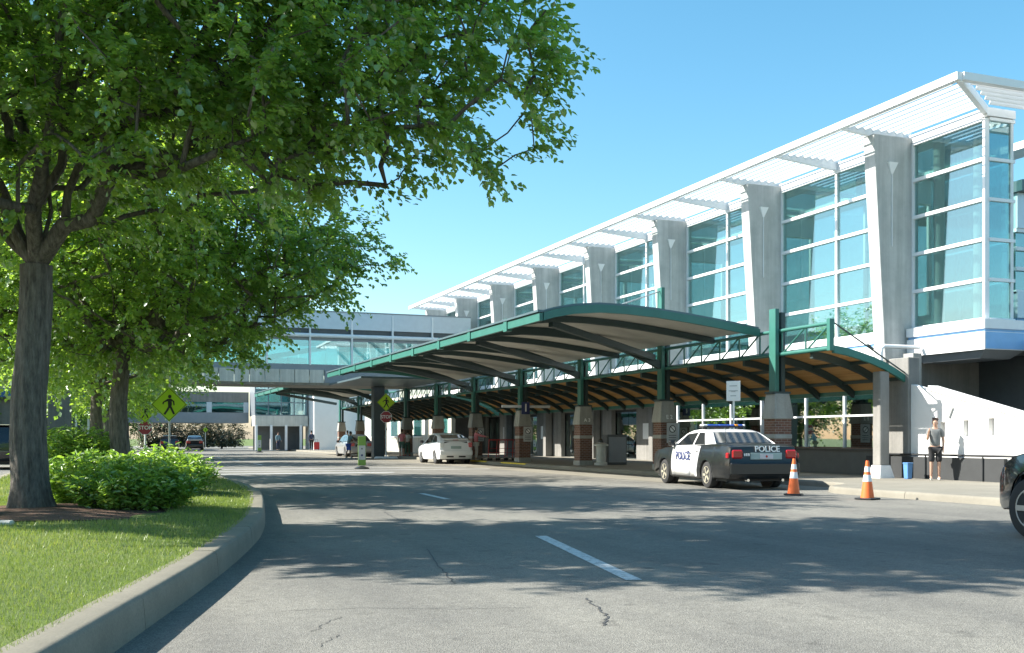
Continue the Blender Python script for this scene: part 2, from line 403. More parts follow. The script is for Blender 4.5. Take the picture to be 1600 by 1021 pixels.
# island with lawn, kerb stones
XR = [(-3,-2.6),(0,-1.85),(2.5,-1.15),(5.42,-.25),(7.83,.42),(9.3,.86),(12.5,1.66),(14.4,2.05),(17.5,2.5),(20.8,2.93),(24.5,3.1),(29,3.05),(34.7,2.75),(39,2.1),(42,1.2),(44,-.2)]
XL = [(-3,-8),(5,-6),(10,-4.7),(15,-3.7),(20,-2.95),(26,-2.6),(35,-2.6),(40,-2.3),(42,-1.7),(44,-.6)]
def smooth_interp(P):
    ys = np.array([p[0] for p in P], float); xs = np.array([p[1] for p in P], float)
    t = np.linspace(ys[0], ys[-1], 240); x = np.interp(t, ys, xs)
    k = np.ones(15)/15; xp = np.pad(x, 7, mode='edge'); return t, np.convolve(xp, k, 'valid')
tR, sR = smooth_interp(XR); tL, sL = smooth_interp(XL)
def xr(y): return float(np.interp(y, tR, sR))
def xl(y): return float(np.interp(y, tL, sL))
KH, KW = .235, .27
def lawn_z(x, y):
    a, b = xl(y) + KW, xr(y) - KW
    t = min(1, max(0, (x - a) / max(.05, b - a))); return KH - .005 + .09 * (1 - (2*t-1)**2)
ys = np.linspace(-3, 43.6, 100)
lawn = structure(MB().sheet([[(x, y, lawn_z(x, y)) for x in np.linspace(xl(y)+KW-.04, xr(y)-KW+.04, 26)] for y in ys]).build('lawn', 'lawn_ground', smooth=60))
def kerb_run(path, side, holder, piece_len=2.6, h=KH, w=KW, mat='kerb_concrete'):
    """path: outer face, pieces with open joints; side=+1 body lies to the left of travel"""
    pts = [Vector((*p, 0)) for p in path]
    seg = [0.0]
    for a, b in zip(pts, pts[1:]): seg.append(seg[-1] + (b-a).length)
    def at(s):
        s = min(max(s, 0), seg[-1])
        for i in range(len(pts)-1):
            if s <= seg[i+1]: return pts[i].lerp(pts[i+1], (s-seg[i])/max(1e-6, seg[i+1]-seg[i]))
        return pts[-1]
    nP = max(1, round(seg[-1]/piece_len)); Lp = seg[-1]/nP
    for k in range(nP):
        s0, s1 = k*Lp + .006, (k+1)*Lp - .006; rings = []
        dz = random.uniform(-.004, .004)
        for j in range(6):
            s = s0 + (s1-s0)*j/5; p = at(s); d = (at(s+.15) - at(s-.15)).normalized(); nrm = Vector((-d.y, d.x, 0))*side
            prof = [(-.0, -.03), (.012, h*.55), (.02, h-.035), (.035, h-.01), (.06, h), (w-.02, h), (w, h-.02), (w, -.03)]
            rings.append([(p.x+nrm.x*a, p.y+nrm.y*a, z + (dz if z > 0 else 0)) for a, z in prof])
        m = MB(); m.sheet(rings)
        n_ = len(rings[0]); m.f.append(tuple(range(n_))); m.f.append(tuple(reversed(range(5*n_, 6*n_))))
        m.build('kerb_stone', mat, holder, smooth=40)
kerb = bpy.data.objects.new('kerb', None); COL.objects.link(kerb); structure(kerb)
kerb_run([(xr(y), y) for y in np.linspace(-3, 43.9, 160)], 1, kerb)
kerb_run([(xl(y), y) for y in np.linspace(-3, 43.9, 120)], -1, kerb)
# second planted island further along
def isle(y0, y1, x0, x1):
    ys = np.linspace(y0, y1, 24)
    def half(y): t = (y-y0)/(y1-y0); e = min(t, 1-t)*(y1-y0); return min(1, math.sqrt(max(0, 1-(1-min(1, e/2.0))**2)))
    cx = (x0+x1)/2; hw = (x1-x0)/2
    structure(MB().sheet([[(cx+hw*half(y)*s, y, .16) for s in np.linspace(-1, 1, 6)] for y in ys]).build('lawn', 'lawn_ground'))
    k = bpy.data.objects.new('kerb', None); COL.objects.link(k); structure(k)
    kerb_run([(cx+hw*half(y), y) for y in ys], 1, k, 4, .17, .2); kerb_run([(cx-hw*half(y), y) for y in ys], -1, k, 4, .17, .2)
isle(51, 59, -2.4, 2.4); isle(68, 96, -2.2, 2.4)
# sidewalk in front of the terminal with bulb-out beside the cones
KX, BX = 17.15, 15.42
side_path = [(BX, -6), (BX, 19.4), (BX+.15, 20.0), (BX+.5, 20.4), (KX-.5, 20.9), (KX-.12, 21.3), (KX, 21.9), (KX, 40), (KX, 135)]
def sx(y): return float(np.interp(y, [p[1] for p in side_path], [p[0] for p in side_path]))
ysw = [-6, 0, 8, 16, 19.4, 20.0, 20.4, 20.9, 21.3, 21.9, 30, 40, 60, 80, 110, 135]
structure(MB().sheet([[(sx(y)+.15+(26-sx(y))*t, y, .148) for t in (0, .3, .6, 1)] for y in ysw]).build('sidewalk', 'sidewalk_concrete'))
kerb2 = bpy.data.objects.new('kerb', None); COL.objects.link(kerb2); structure(kerb2)
kerb_run(side_path[:8], -1, kerb2, 3.0, .15, .2, 'sidewalk_concrete'); kerb_run(side_path[7:], -1, kerb2, 6.0, .15, .2, 'sidewalk_concrete')
structure(MB().sheet([[(14.75, y, .004), (17.16, y, .004)] for y in (21.6, 40, 60, 110)]).build('parking_lane', 'sidewalk_concrete'))
for y0, y1 in ((42.5, 45.5), (47.5, 50.0)):
    MB().box(KX-.006, KX+.17, y0, y1, .10, .154).build('yellow_kerb_mark', 'yellow_paint', kerb2)
# mulch bed round the first tree, its edging stones
structure(MB().add([(-.62+math.cos(a)*1.4*(1+.12*math.sin(3*a)), 14.5+math.sin(a)*1.75*(1+.1*math.cos(2*a)), lawn_z(-.5+math.cos(a)*1.6, 14.5+math.sin(a)*1.75)+.015) for a in np.linspace(0, 2*math.pi, 40, endpoint=False)] + [(-.5, 14.5, .36)],
        [(i, (i+1) % 40, 40) for i in range(40)]).build('mulch_bed', 'mulch'))
random.seed(11)
edge = thing('bed_edging', 'low row of pale edging stones round the mulch bed under the near tree', 'edging', (-1.6, 13.6, .28), absolute=True)
for k in range(7):
    a = math.radians(203 + k*8.5); cx, cy = -.5+1.8*math.cos(a), 14.5+1.95*math.sin(a)
    o = MB().box(-.12, .12, -.05, .05, -.05, .045).build('stone', 'edging_stone', edge, origin=(0,0,0), bevel=.02)
    o.location = (cx+1.6, cy-13.6, lawn_z(cx, cy)-.28); o.rotation_euler = (random.uniform(-.08,.08), random.uniform(-.08,.08), a+math.pi/2+random.uniform(-.15,.15))

# ------------------------------------------------------------------ terminal building
Y0, SP = 25.84, 6.65                      # first fin / column and the bay spacing
XF, XG = 21.61, 23.10                     # fin front (top), glass plane
ZG0, ZG1, ZF = 4.58, 10.2, 10.5
YE = 22.76                                # near end of the glass corner
NB = 7                                    # whole bays
YFAR = Y0 + SP*NB
term = thing('terminal_building', 'long airport terminal with concrete fins, tall teal glazing and white louvred eaves', 'terminal', (24, 40, 0), absolute=True)
def fin(y):
    w = .24
    m = MB(); prof = [(23.3, .1), (22.3, .1), (22.02, 4.0), (XF, ZF-.1), (23.3, ZF-.1)] if y < Y0+1 else [(23.3, 3.62), (22.05, 3.62), (22.02, 4.0), (XF, ZF-.1), (23.3, ZF-.1)]
    m.slab([(x, y-w, z) for x, z in prof], (0, 2*w, 0))
    f = m.build('fin', 'pier_concrete', term, bevel=.015)
    if y > Y0+1: MB().box(25.1, 25.5, y-.2, y+.2, .14, 3.66).build('ground_column', 'wall_concrete', term)
    t = MB(); x0, z0 = 22.28, 9.45
    t.slab([(x0-.17, y-w-.1, z0+.13), (x0+.17, y-w-.1, z0+.13), (x0+.03, y-w-.02, z0-.22), (x0-.03, y-w-.02, z0-.22)], (0, .1, 0))
    t.build('wall_light', 'white_metal', f)
    MB().tube([(x0, y-w-.02, z0-.2), (x0, y-w-.02, z0-2.4)], .018, 6).build('conduit', 'mullion', f)
    return f
for k in range(NB+1): fin(Y0+SP*k)
rows_z = [ZG0 + (ZG1-ZG0)*i/5 for i in range(6)]
def glazing(ya, yb, ncol, rows_=rows_z):
    """panes, mullions of one bay in plane X=XG"""
    for i in range(len(rows_)-1):
        for c in range(ncol):
            a = ya+(yb-ya)*c/ncol; b = ya+(yb-ya)*(c+1)/ncol
            MB().box(XG, XG+.02, a+.02, b-.02, rows_[i]+.02, rows_[i+1]-.02).build('pane', 'curtain_glass', term)
    for c in range(ncol+1):
        y = ya+(yb-ya)*c/ncol
        MB().box(XG-.06, XG+.10, y-.045, y+.045, rows_[0]-.02, rows_[-1]+.02).build('mullion', 'white_metal', term)
    for z in rows_:
        MB().box(XG-.09, XG+.08, ya+.05, yb-.05, z-.05, z+.05).build('transom', 'white_metal', term)
for k in range(NB):
    a, b = Y0+SP*k+.27, Y0+SP*(k+1)-.27
    glazing(a, b, 2)
    # white spandrel box with blue shadow joint under the bay
    MB().box(XG-.42, XG+.15, a, b, 4.22, 4.53).build('spandrel', 'white_paint', term)
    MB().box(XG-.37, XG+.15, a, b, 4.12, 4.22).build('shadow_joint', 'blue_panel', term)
    MB().box(XG-.42, XG+.15, a, b, 3.62, 4.12).build('spandrel', 'white_paint', term)
    # interior seen through the glass
    MB().tube([(XG+1.6, (a+b)/2, 4.5), (XG+1.6, (a+b)/2, 10.1)], .22, 14).build('interior_column', 'white_paint', term, smooth=40)
# glass corner bay
glazing(YE+.02, Y0-.27, 1)
XS = 24.02
for i in range(5):
    MB().box(XG+.06, XS-.04, YE-.01, YE+.01, rows_z[i]+.03, rows_z[i+1]-.03).build('pane', 'curtain_glass', term)
    MB().box(XS-.01, XS+.01, YE+.04, Y0-.3, rows_z[i]+.03, rows_z[i+1]-.03).build('pane', 'curtain_glass', term)
for z in rows_z: MB().box(XG+.09, XS+.10, YE-.07, YE+.05, z-.045, z+.045).build('transom', 'white_metal', term)
MB().box(XS-.04, XS+.05, YE-.05, YE+.05, ZG0, ZG1).build('mullion', 'mullion', term)
m = MB(); m.box(22.78, 24.25, YE-.28, Y0-.3, 4.30, 4.56); m.build('bay_ledge', 'white_paint', term)
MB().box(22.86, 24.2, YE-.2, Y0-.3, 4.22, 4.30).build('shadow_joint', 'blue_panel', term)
MB().box(22.80, 24.25, YE-.26, Y0-.3, 3.72, 4.22).build('bay_base', 'white_paint', term)
MB().box(22.83, 24.22, YE-.275, YE-.262, 3.74, 4.2).build('end_shade_sheet', 'blue_panel', term)  # blue shade of the white end face, put on as a coloured sheet
MB().frustum(23.6, (YE+Y0)/2-.28, 3.5, 3.72, .55, 1.1, .72, 1.45).build('bay_soffit', 'grey_panel', term)
for (x, y) in ((23.45, 24.9), (23.7, 23.6)):
    MB().tube([(x, y, 4.5), (x, y, 10.1)], .16, 14).build('interior_column', 'white_paint', term, smooth=40)
# hall body behind the glass
MB().box(27.2, 27.4, Y0+.3, YFAR, .15, 5.6).build('back_wall', 'interior_teal', term)
for k in range(NB*2):
    MB().box(27.28, 27.30, Y0+.3+SP*k/2, Y0+.25+SP*(k+1)/2, 5.62, 10.24).build('back_pane', 'clear_glass', term)
    MB().box(27.2, 27.4, Y0+.22+SP*(k+1)/2, Y0+.32+SP*(k+1)/2, 5.6, 10.27).build('back_mullion', 'white_metal', term)
MB().box(XG+.12, 27.2, Y0-.2, YFAR, 4.3, 4.48).build('upper_floor', 'interior_floor', term)
MB().box(XG-.05, 24.1, YE-.1, YFAR+.3, 10.27, 10.5).build('roof', 'white_paint', term)
MB().box(26.7, 27.6, YE-.1, YFAR+.3, 10.27, 10.5).build('roof', 'white_paint', term)
for k in range(NB*2):
    MB().box(24.12, 26.68, Y0+SP*k/2+.05, Y0+SP*(k+1)/2-.05, 10.38, 10.40).build('added_roof_glass', 'clear_glass', term)  # unseen roof glazing, added so daylight reaches the hall interior
    MB().box(24.1, 26.7, Y0+SP*k/2-.05, Y0+SP*k/2+.05, 10.3, 10.48).build('added_roof_bar', 'white_metal', term)
MB().box(XS+.1, 27.2, Y0+.1, Y0+.13, 4.5, 10.25).build('end_pane', 'clear_glass', term)
MB().box(XG+.1, 27.4, YFAR-.2, YFAR, .15, 10.25).build('end_wall', 'wall_concrete', term)
for k in range(NB):
    y = Y0+SP*(k+.5); MB().box(XG+.9, 27.1, y-.15, y+.15, 9.4, 10.2).build('interior_beam', 'white_paint', term)
# louvred eave: fascia tube, slats between brackets, returning round the near corner
XE, ZE, YEE = 20.52, 10.56, 21.1
eave = MB().box(XE-.06, XE+.12, YEE, YFAR+.6, ZE-.10, ZE+.10).build('eave_fascia', 'louvre_white', term)
MB().box(XE+.12, 27.6, YEE-.06, YEE+.12, ZE-.10, ZE+.10).build('eave_fascia', 'louvre_white', term)
nb = 2*NB
slat_x = [XE+.29+i*.295 for i in range(8)]
for j in range(-1, nb):
    ya = (YEE+.5 if j < 0 else Y0+SP*j/2); yb = Y0+SP*(j+1)/2
    for i, x in enumerate(slat_x):
        y_a = max(ya, YEE+.12+(x-XE)*.62) if j < 0 else ya
        MB().slab([(x-.025, y_a+.05, ZE+.045), (x+.02, y_a+.05, ZE-.035), (x+.04, y_a+.05, ZE-.035), (x-.005, y_a+.05, ZE+.045)], (0, yb-y_a-.10, 0)).build('slat', 'louvre_white', eave)
for j in range(0, nb+1):
    y = Y0+SP*j/2
    MB().slab([(XE+.1, y-.05, ZE-.09), (XG+.1, y-.05, ZE-.34), (XG+.1, y-.05, ZE+.05), (XE+.1, y-.05, ZE+.05)], (0, .10, 0)).build('bracket', 'louvre_white', eave)
MB().bar((XE+.05, YEE+.05, ZE-.02), (XG+.05, YE+.05, ZE-.12), .14, .24).build('bracket', 'louvre_white', eave)
for i in range(5):
    y = YEE+.28+i*.27
    MB().slab([(XE+.25+(y-YEE)*1.6, y-.025, ZE+.045), (XE+.25+(y-YEE)*1.6, y+.03, ZE-.05), (XE+.25+(y-YEE)*1.6, y+.05, ZE-.05), (XE+.25+(y-YEE)*1.6, y-.005, ZE+.045)], (27.4-XE-.25-(y-YEE)*1.6, 0, 0)).build('slat', 'louvre_white', eave)
for x in (24.6, 26.6):
    MB().slab([(x, YEE+.1, ZE-.09), (x, YE, ZE-.34), (x, YE, ZE+.05), (x, YEE+.1, ZE+.05)], (.1, 0, 0)).build('bracket', 'louvre_white', eave)
# ground floor under the canopy
for k in range(0, 2):                                     # shop glass with white frames
    a, b = Y0+SP*k+.3, Y0+SP*(k+1)-.3
    for c in range(3):
        ya, yb = a+(b-a)*c/3, a+(b-a)*(c+1)/3
        for z0, z1 in ((.95, 1.95), (2.0, 3.55)):
            MB().box(22.6, 22.62, ya+.03, yb-.03, z0, z1).build('pane', 'shop_glass', term)
    for c in range(4):
        y = a+(b-a)*c/3; MB().box(22.55, 22.67, y-.035, y+.035, .9, 3.6).build('mullion', 'white_metal', term)
    MB().box(22.54, 22.68, a+.04, b-.04, 1.945, 2.005).build('transom', 'white_metal', term)
    MB().box(22.5, 22.72, a, b, .15, .92).build('plinth', 'dark_panel', term)
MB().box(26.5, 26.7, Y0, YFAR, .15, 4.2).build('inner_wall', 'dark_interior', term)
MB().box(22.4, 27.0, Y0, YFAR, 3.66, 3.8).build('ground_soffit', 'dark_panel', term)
random.seed(9)
for k in range(2, NB):
    a, b = Y0+SP*k+.3, Y0+SP*(k+1)-.3
    MB().box(25.6, 25.85, a-.3, a+2.1, .15, 3.66).build('wall_panel', 'wall_concrete', term)
    MB().box(25.6, 25.85, b-1.1, b+.3, .15, 3.66).build('wall_panel', 'wall_concrete', term)
    MB().box(25.6, 25.85, a+2.1, b-1.1, 2.75, 3.66).build('lintel', 'wall_concrete', term)
    d = MB(); d.box(25.9, 25.96, a+2.15, (a+b+1)/2-.02, .16, 2.74); d.build('door', 'shop_glass', term)
    d = MB(); d.box(25.9, 25.96, (a+b+1)/2+.02, b-1.15, .16, 2.74); d.build('door', 'shop_glass', term)
    MB().box(25.87, 25.99, a+2.1, b-1.1, 2.62, 2.76).build('door_frame', 'black_metal', term)
    MB().box(25.54, 25.6, a+.5, a+1.3, 1.2, 2.0).build('poster_panel', 'sign_white' if k % 2 else 'sign_grey', term)
# pale lit hoardings and openings deep in the far concourse
# ramp parapet by the standing man
XW = 20.95
wall = thing('ramp_wall', 'sunlit white parapet wall of a ramp with three slot openings behind the standing man', 'wall', (XW, 20, .15), absolute=True)
def zt(y): return 2.64 + (y-22.45)*.262
slots = [(20.46, 1.32, 1.76), (21.30, 1.30, 1.72), (22.12, 1.28, 1.68)]
ysx = sorted([12.0, 24.2] + [s+d for s, _, _ in slots for d in (-.09, .09)])
for a, b in zip(ysx, ysx[1:]):
    sl = [s for s in slots if abs((a+b)/2-s[0]) < .05]
    if sl:
        s = sl[0]
        MB().box(XW, XW+.22, a, b, .14, s[1]).build('wall_panel', 'white_render', wall)
        MB().slab([(XW, a, s[2]), (XW, b, s[2]), (XW, b, zt(b)-.12), (XW, a, zt(a)-.12)], (.22, 0, 0)).build('wall_panel', 'white_render', wall)
        MB().box(XW+.14, XW+.2, a, b, s[1], s[2]).build('slot_glass', 'sign_grey', wall)
    else:
        MB().slab([(XW, a, .14), (XW, b, .14), (XW, b, zt(b)-.12), (XW, a, zt(a)-.12)], (.22, 0, 0)).build('wall_panel', 'white_render', wall)
MB().slab([(XW-.05, 12, zt(12)-.12), (XW-.05, 22.6, zt(22.6)-.12), (XW-.05, 22.6, zt(22.6)), (XW-.05, 12, zt(12))], (.34, 0, 0)).build('coping', 'white_render', wall)
MB().slab([(XW-.05, 21.72, 2.05), (XW-.05, 22.0, 2.05), (XW-.05, 21.86, 1.78)], (.045, 0, 0)).build('wall_light', 'sign_grey', wall)
MB().box(XW-.12, XW-.01, 19.95, 25.0, .14, .74).build('low_wall_shaded', 'dark_interior', wall)  # dark grey wall, its shadow put into the near-black colour
for z in (.80,): MB().tube([(XW-.14, 12, z), (XW-.14, 24.1, z)], .03 if z > .6 else .015, 8).build('rail', 'black_metal', wall, smooth=50)
for y in (13, 15.5, 18.0, 20.6, 22.6, 24.0): MB().tube([(XW-.14, y, .15), (XW-.14, y, .8)], .02, 6).build('rail_post', 'black_metal', wall)
MB().box(20.86, 21.25, 23.3, 24.1, .14, 3.5).build('corner_pier', 'wall_concrete', wall, bevel=.02)
# low planter wall in front of the shop glass
pl = thing('planter_wall', 'dark low planter wall under the shop window behind the police car', 'wall', (21, 28, .15), absolute=True)
MB().box(21.3, 21.6, 25.0, 32.0, .14, .86).build('wall_panel', 'dark_panel', pl)
MB().box(21.22, 21.66, 25.0, 32.0, .86, .93).build('coping', 'black_metal', pl)
MB().box(21.6, 22.45, 25.0, 32.0, .14, .95).build('soil', 'mulch', pl)
# pillar where ramp and canopy meet, undercroft behind the ramp
p = thing('round_pillar', 'grey square pillar with white foot left of the standing man', 'pillar', (20.15, 23.6, .15), absolute=True)
MB().box(20.02, 20.34, 23.45, 23.77, .5, 3.1).build('shaft', 'wall_concrete', p, bevel=.02)
MB().frustum(20.18, 23.61, .14, .5, .26, .26, .18, .18).build('foot', 'white_render', p, bevel=.01)
p.name = 'pillar'
p = thing('downpipe', 'white downpipe on the pillar under the glass corner', 'pipe', (21.2, 24.6, .15), absolute=True)
MB().tube([(22.7, 24.9, 3.95), (21.4, 24.9, 3.95), (21.3, 24.9, 3.88), (21.28, 24.9, 3.75), (21.28, 24.9, .15)], .06, 8).build('pipe', 'white_metal', p, smooth=50)
MB().box(21.75, 22.05, 24.1, 24.5, .14, 3.7).build('bracket_post', 'cap_concrete', p)
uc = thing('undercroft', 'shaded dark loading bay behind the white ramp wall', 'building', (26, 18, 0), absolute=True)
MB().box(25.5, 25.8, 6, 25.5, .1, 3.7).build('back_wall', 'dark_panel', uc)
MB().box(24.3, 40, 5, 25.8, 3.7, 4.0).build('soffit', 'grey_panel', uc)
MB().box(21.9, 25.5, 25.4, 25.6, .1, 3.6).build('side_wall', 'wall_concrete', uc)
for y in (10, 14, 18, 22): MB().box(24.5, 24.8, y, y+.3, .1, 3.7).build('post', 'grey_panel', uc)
# lower wing to the right of the glass corner
lw = thing('side_wing', 'lower grey and glass side wing right of the glass corner', 'building', (32, 27, 0), absolute=True)
MB().box(27.7, 45, 26.0, 26.4, 4.0, 5.15).build('wall_band', 'blue_panel', lw)
MB().box(27.62, 45, 25.9, 26.4, 5.15, 6.0).build('wall_band', 'silver_panel', lw)
MB().box(27.7, 45, 26.2, 26.4, 6.0, 8.0).build('wall_band', 'interior_teal', lw)
for i, z in enumerate((6.0, 6.75, 7.4, 8.0)): MB().box(27.62, 45, 25.95, 26.1, z-.06, z+.06).build('transom', 'white_metal', lw)
for i, (a, b) in enumerate(((6.06, 6.69), (6.81, 7.34), (7.46, 7.94))):
    for c in range(4): MB().box(27.7+c*2.6, 30.2+c*2.6, 26.05, 26.07, a, b).build('pane', 'curtain_glass', lw)
MB().box(27.62, 45, 25.9, 26.4, 8.06, 9.2).build('wall_band', 'silver_panel', lw)
MB().slab([(27.5, 25.6, 9.2), (45, 25.6, 9.9), (45, 25.6, 10.3), (27.5, 25.6, 9.55)], (0, 6, 0)).build('roof', 'roof_metal', lw)

# ------------------------------------------------------------------ canopies along the drop-off
XC = 18.35
road_prof = [(11.27,4.60),(11.6,4.70),(12.2,4.82),(13.0,4.89),(13.8,4.88),(14.8,4.82),(15.8,4.72),(16.8,4.60),(17.6,4.49),(18.25,4.40)]
walk_prof = [(18.45,3.66),(18.9,3.60),(19.3,3.51),(19.75,3.39),(20.16,3.25),(20.5,3.10),(20.82,2.94),(21.05,2.80),(21.23,2.66)]
def arc_sheet(prof, ya, yb, dz, th=.0):
    m = MB(); n = max(2, int((yb-ya)/3.3)+1)
    return m.sheet([[(x, y, z+dz) for x, z in prof] for y in np.linspace(ya, yb, n)])
def arc_beam(prof, y, w, h, dz):
    m = MB(); N = len(prof)
    for x, z in prof:
        for a, b in ((-w/2, dz), (w/2, dz), (w/2, dz-h), (-w/2, dz-h)): m.v.append((x, y+a, z+b))
    for i in range(N-1):
        for k in range(4): k2 = (k+1) % 4; m.f.append((i*4+k, i*4+k2, (i+1)*4+k2, (i+1)*4+k))
    m.f += [(0,1,2,3), ((N-1)*4+3, (N-1)*4+2, (N-1)*4+1, (N-1)*4)]
    return m
def solid_arc(prof, ya, yb, top, bot):
    m = MB(); N = len(prof)
    for y in (ya, yb):
        m.v += [(x, y, z+top) for x, z in prof] + [(x, y, z+bot) for x, z in prof]
    for i in range(N-1):
        m.f += [(i, i+1, 2*N+i+1, 2*N+i), (N+i, 3*N+i, 3*N+i+1, N+i+1), (i, N+i, N+i+1, i+1), (2*N+i, 2*N+i+1, 3*N+i+1, 3*N+i)]
    m.f += [(0, 2*N, 3*N, N), (N-1, 2*N-1, 4*N-1, 3*N-1)]
    return m
def rafter_profile(prof, cx, dzc):
    return prof
def canopy(root, yr0, yr1, yw0, yw1, cols, masts, lod=0, numbers=None):
    # road side wing
    solid_arc(road_prof, yr0, yr1, .16, .10).build('roof_sheet', 'roof_metal', root, smooth=30)
    solid_arc(road_prof, yr0+.06, yr1-.06, .095, .06).build('soffit', 'deck_grey', root, smooth=30)
    MB().box(11.15, 11.26, yr0-.05, yr1, 4.46, 4.68).build('fascia', 'canopy_green', root)
    MB().box(11.10, 11.28, yr0-.06, yr1, 4.70, 4.76).build('drip_edge', 'roof_metal', root)
    for y in (yr0, yr1): arc_beam(road_prof, y-.03, .10, .22, .09).build('fascia', 'canopy_green', root, smooth=30)
    # sidewalk wing
    solid_arc(walk_prof, yw0, yw1, .12, .06).build('roof_sheet', 'roof_metal', root, smooth=30)
    solid_arc(walk_prof, yw0+.06, yw1-.06, .055, .02).build('soffit', 'timber_soffit', root, smooth=30)
    for y in (yw0, yw1): arc_beam(walk_prof, y-.03, .10, .20, .10).build('fascia', 'canopy_green', root, smooth=30)
    MB().box(21.24, 21.36, yw0-.05, yw1, 2.55, 2.76).build('fascia', 'canopy_green', root)
    ry = [y for y in cols]; mids = [(a+b)/2 for a, b in zip(cols, cols[1:])]
    for y in cols + mids:
        if yr0+.2 < y < yr1-.2:
            big = y in cols
            pr = [(x, z-(.10 if not big else .10+.55*max(0, (x-15.5)/2.7)**1.5)) for x, z in road_prof]
            arc_beam(pr, y, .20, .26 if big else .18, .15).build('rafter', 'canopy_dark', root, smooth=30)
            MB().box(11.12, 11.30, y-.14, y+.14, 4.40, 4.78).build('splice_plate', 'canopy_green', root)
    for a in cols:                               # raking struts from each column head to the next half bay
        for s in (-1,):
            y = a + s*SP/2
            if yr0 <= y <= yr1:
                MB().bar((17.9, a-.05, 4.05), (12.6, y, 4.70), .16, .20).build('raking_strut', 'canopy_dark', root)
    for y in [yw0+.9+i*SP/4 for i in range(int((yw1-yw0-1)/(SP/4))+1)]:
        arc_beam([(x, z) for x, z in walk_prof], y, .14, .20, .015).build('rafter', 'canopy_dark', root, smooth=30)
    for i in (3, 6):
        x, z = walk_prof[i]; MB().box(x-.04, x+.04, yw0+.1, yw1-.1, z-.08, z+.015).build('purlin', 'canopy_dark', root)
    # truss on the column line
    ya, yb = yw0-.08, max(yr1, yw1); zt_, zb_ = 4.36, 3.68
    truss = MB().tube([(XC, ya, zt_), (XC, yb, zt_)], .055, 8).build('truss_chord', 'canopy_green', root, smooth=50)
    MB().tube([(XC, ya, zb_), (XC, yb, zb_)], .06, 8).build('truss_chord', 'canopy_green', root, smooth=50)
    MB().box(XC-.07, XC+.07, ya-.03, ya+.10, zb_-.06, zt_+.12).build('truss_post', 'canopy_green', root)
    n = int((yb-ya)/1.1)
    dv = dd = None
    for i in range(1, n+1):
        y = ya+i*1.1
        if dv is None:
            dv = MB().tube([(0, 0, zb_), (0, 0, zt_)], .028, 6).build('truss_post', 'canopy_green', root, origin=(0,0,0), smooth=50)
            dd = MB().tube([(0, -1.07, zt_-.02), (0, -.03, zb_+.02)], .026, 6).build('truss_diagonal', 'canopy_green', root, origin=(0,0,0), smooth=50)
            o = root['_o']; dv.location = dd.location = (XC-o[0], y-o[1], -o[2])
        else:
            part_copy(dv, root, (XC-o[0], y-o[1], -o[2])); part_copy(dd, root, (XC-o[0], y-o[1], -o[2]))
    # columns with brick and concrete pedestals
    for i, y in enumerate(cols):
        top = masts.get(i, 4.45)
        c = MB().box(XC-.19, XC-.06, y-.16, y+.16, 2.5, top).build('column', 'canopy_green', root, bevel=.008)
        MB().box(XC+.03, XC+.16, y-.14, y+.14, 2.5, min(top, 4.9)).build('column_plate', 'canopy_dark', c)
        MB().frustum(XC, y, 1.80, 2.54, .335, .335, .245, .245).build('pedestal_cap', 'cap_concrete', c, bevel=.02)
        MB().box(XC-.28, XC+.28, y-.28, y+.28, .14, 1.24).build('brick_base', 'brick', c)
        MB().box(XC-.295, XC+.295, y-.295, y+.295, 1.24, 1.36).build('stone_band', 'cap_concrete', c, bevel=.01)
        MB().box(XC-.275, XC+.275, y-.275, y+.275, 1.36, 1.80).build('brick_base', 'brick', c)
        MB().box(XC-.31, XC+.31, y-.31, y+.31, .14, .34).build('stone_foot', 'cap_concrete', c, bevel=.01)
        MB().box(XC-.3, XC+.3, y-.22, y+.22, 2.54, 2.6).build('base_plate', 'canopy_dark', c)
        o = c['_o']
        if numbers and i < len(numbers) and numbers[i]:
            text_part('pedestal_number', numbers[i], .20, 'sign_white', c, Matrix.Translation((XC-o[0]+.03, y-.318-o[1], 1.98-o[2])) @ Matrix.Rotation(math.radians(-8.5), 4, 'X') @ FACE_MY)
can = thing('passenger_canopy', 'curved green steel canopy with timber soffit over the drop-off in front', 'canopy', (XC, 40, 0), absolute=True)
cols1 = [Y0+SP*k for k in range(5)] + [Y0+SP*4+5.6]
cols1 = [Y0+SP*k for k in range(5)]
canopy(can, 26.64, 55.6, 23.5, 56.0, cols1, {0: 5.0, 1: 6.5, 3: 5.6}, numbers=[None, 'E 2', 'A 3', None, None])
can2 = thing('passenger_canopy', 'further green steel canopy beyond the glass footbridge', 'canopy', (XC, 75, 0), absolute=True)
canopy(can2, 70.2, 84.0, 57.0, 86.0, [Y0+SP*k for k in range(5, 10)], {}, numbers=None)
MB().box(13.0, 18.3, 55.75, 64.2, 4.48, 4.58).build('added_shade_roof', 'roof_metal', can)  # flat roof added between the canopies to shade the columns there
# tie rods from masts
o1 = MB()
ym = Y0+SP
for q in ((14.3, ym-1.3, 5.05), (14.6, ym+2.2, 5.05)):
    MB().tube([(XC-.1, ym, 6.4), q], .022, 6).build('tie_rod', 'galvanised', can)
MB().tube([(XC, 23.42, 4.42), (21.1, 23.46, 2.95)], .022, 6).build('tie_rod', 'canopy_dark', can)
MB().tube([(19.55, 23.43, 3.81), (19.75, 23.43, 3.69)], .045, 8).build('turnbuckle', 'canopy_dark', can)
for x, z, r in ((20.95, 3.03, .07), (18.4, 4.42, .06)): MB().lathe([(r, -.03), (r, .03)], 12, (x, 23.44, z), 'Y').build('rod_anchor', 'canopy_dark', can)
# hanging sign tube between columns
MB().bar((17.2, Y0+SP*3-.3, 2.72), (19.6, Y0+SP*3-.3, 2.72), .10, .12).build('sign_tube', 'mullion', can)

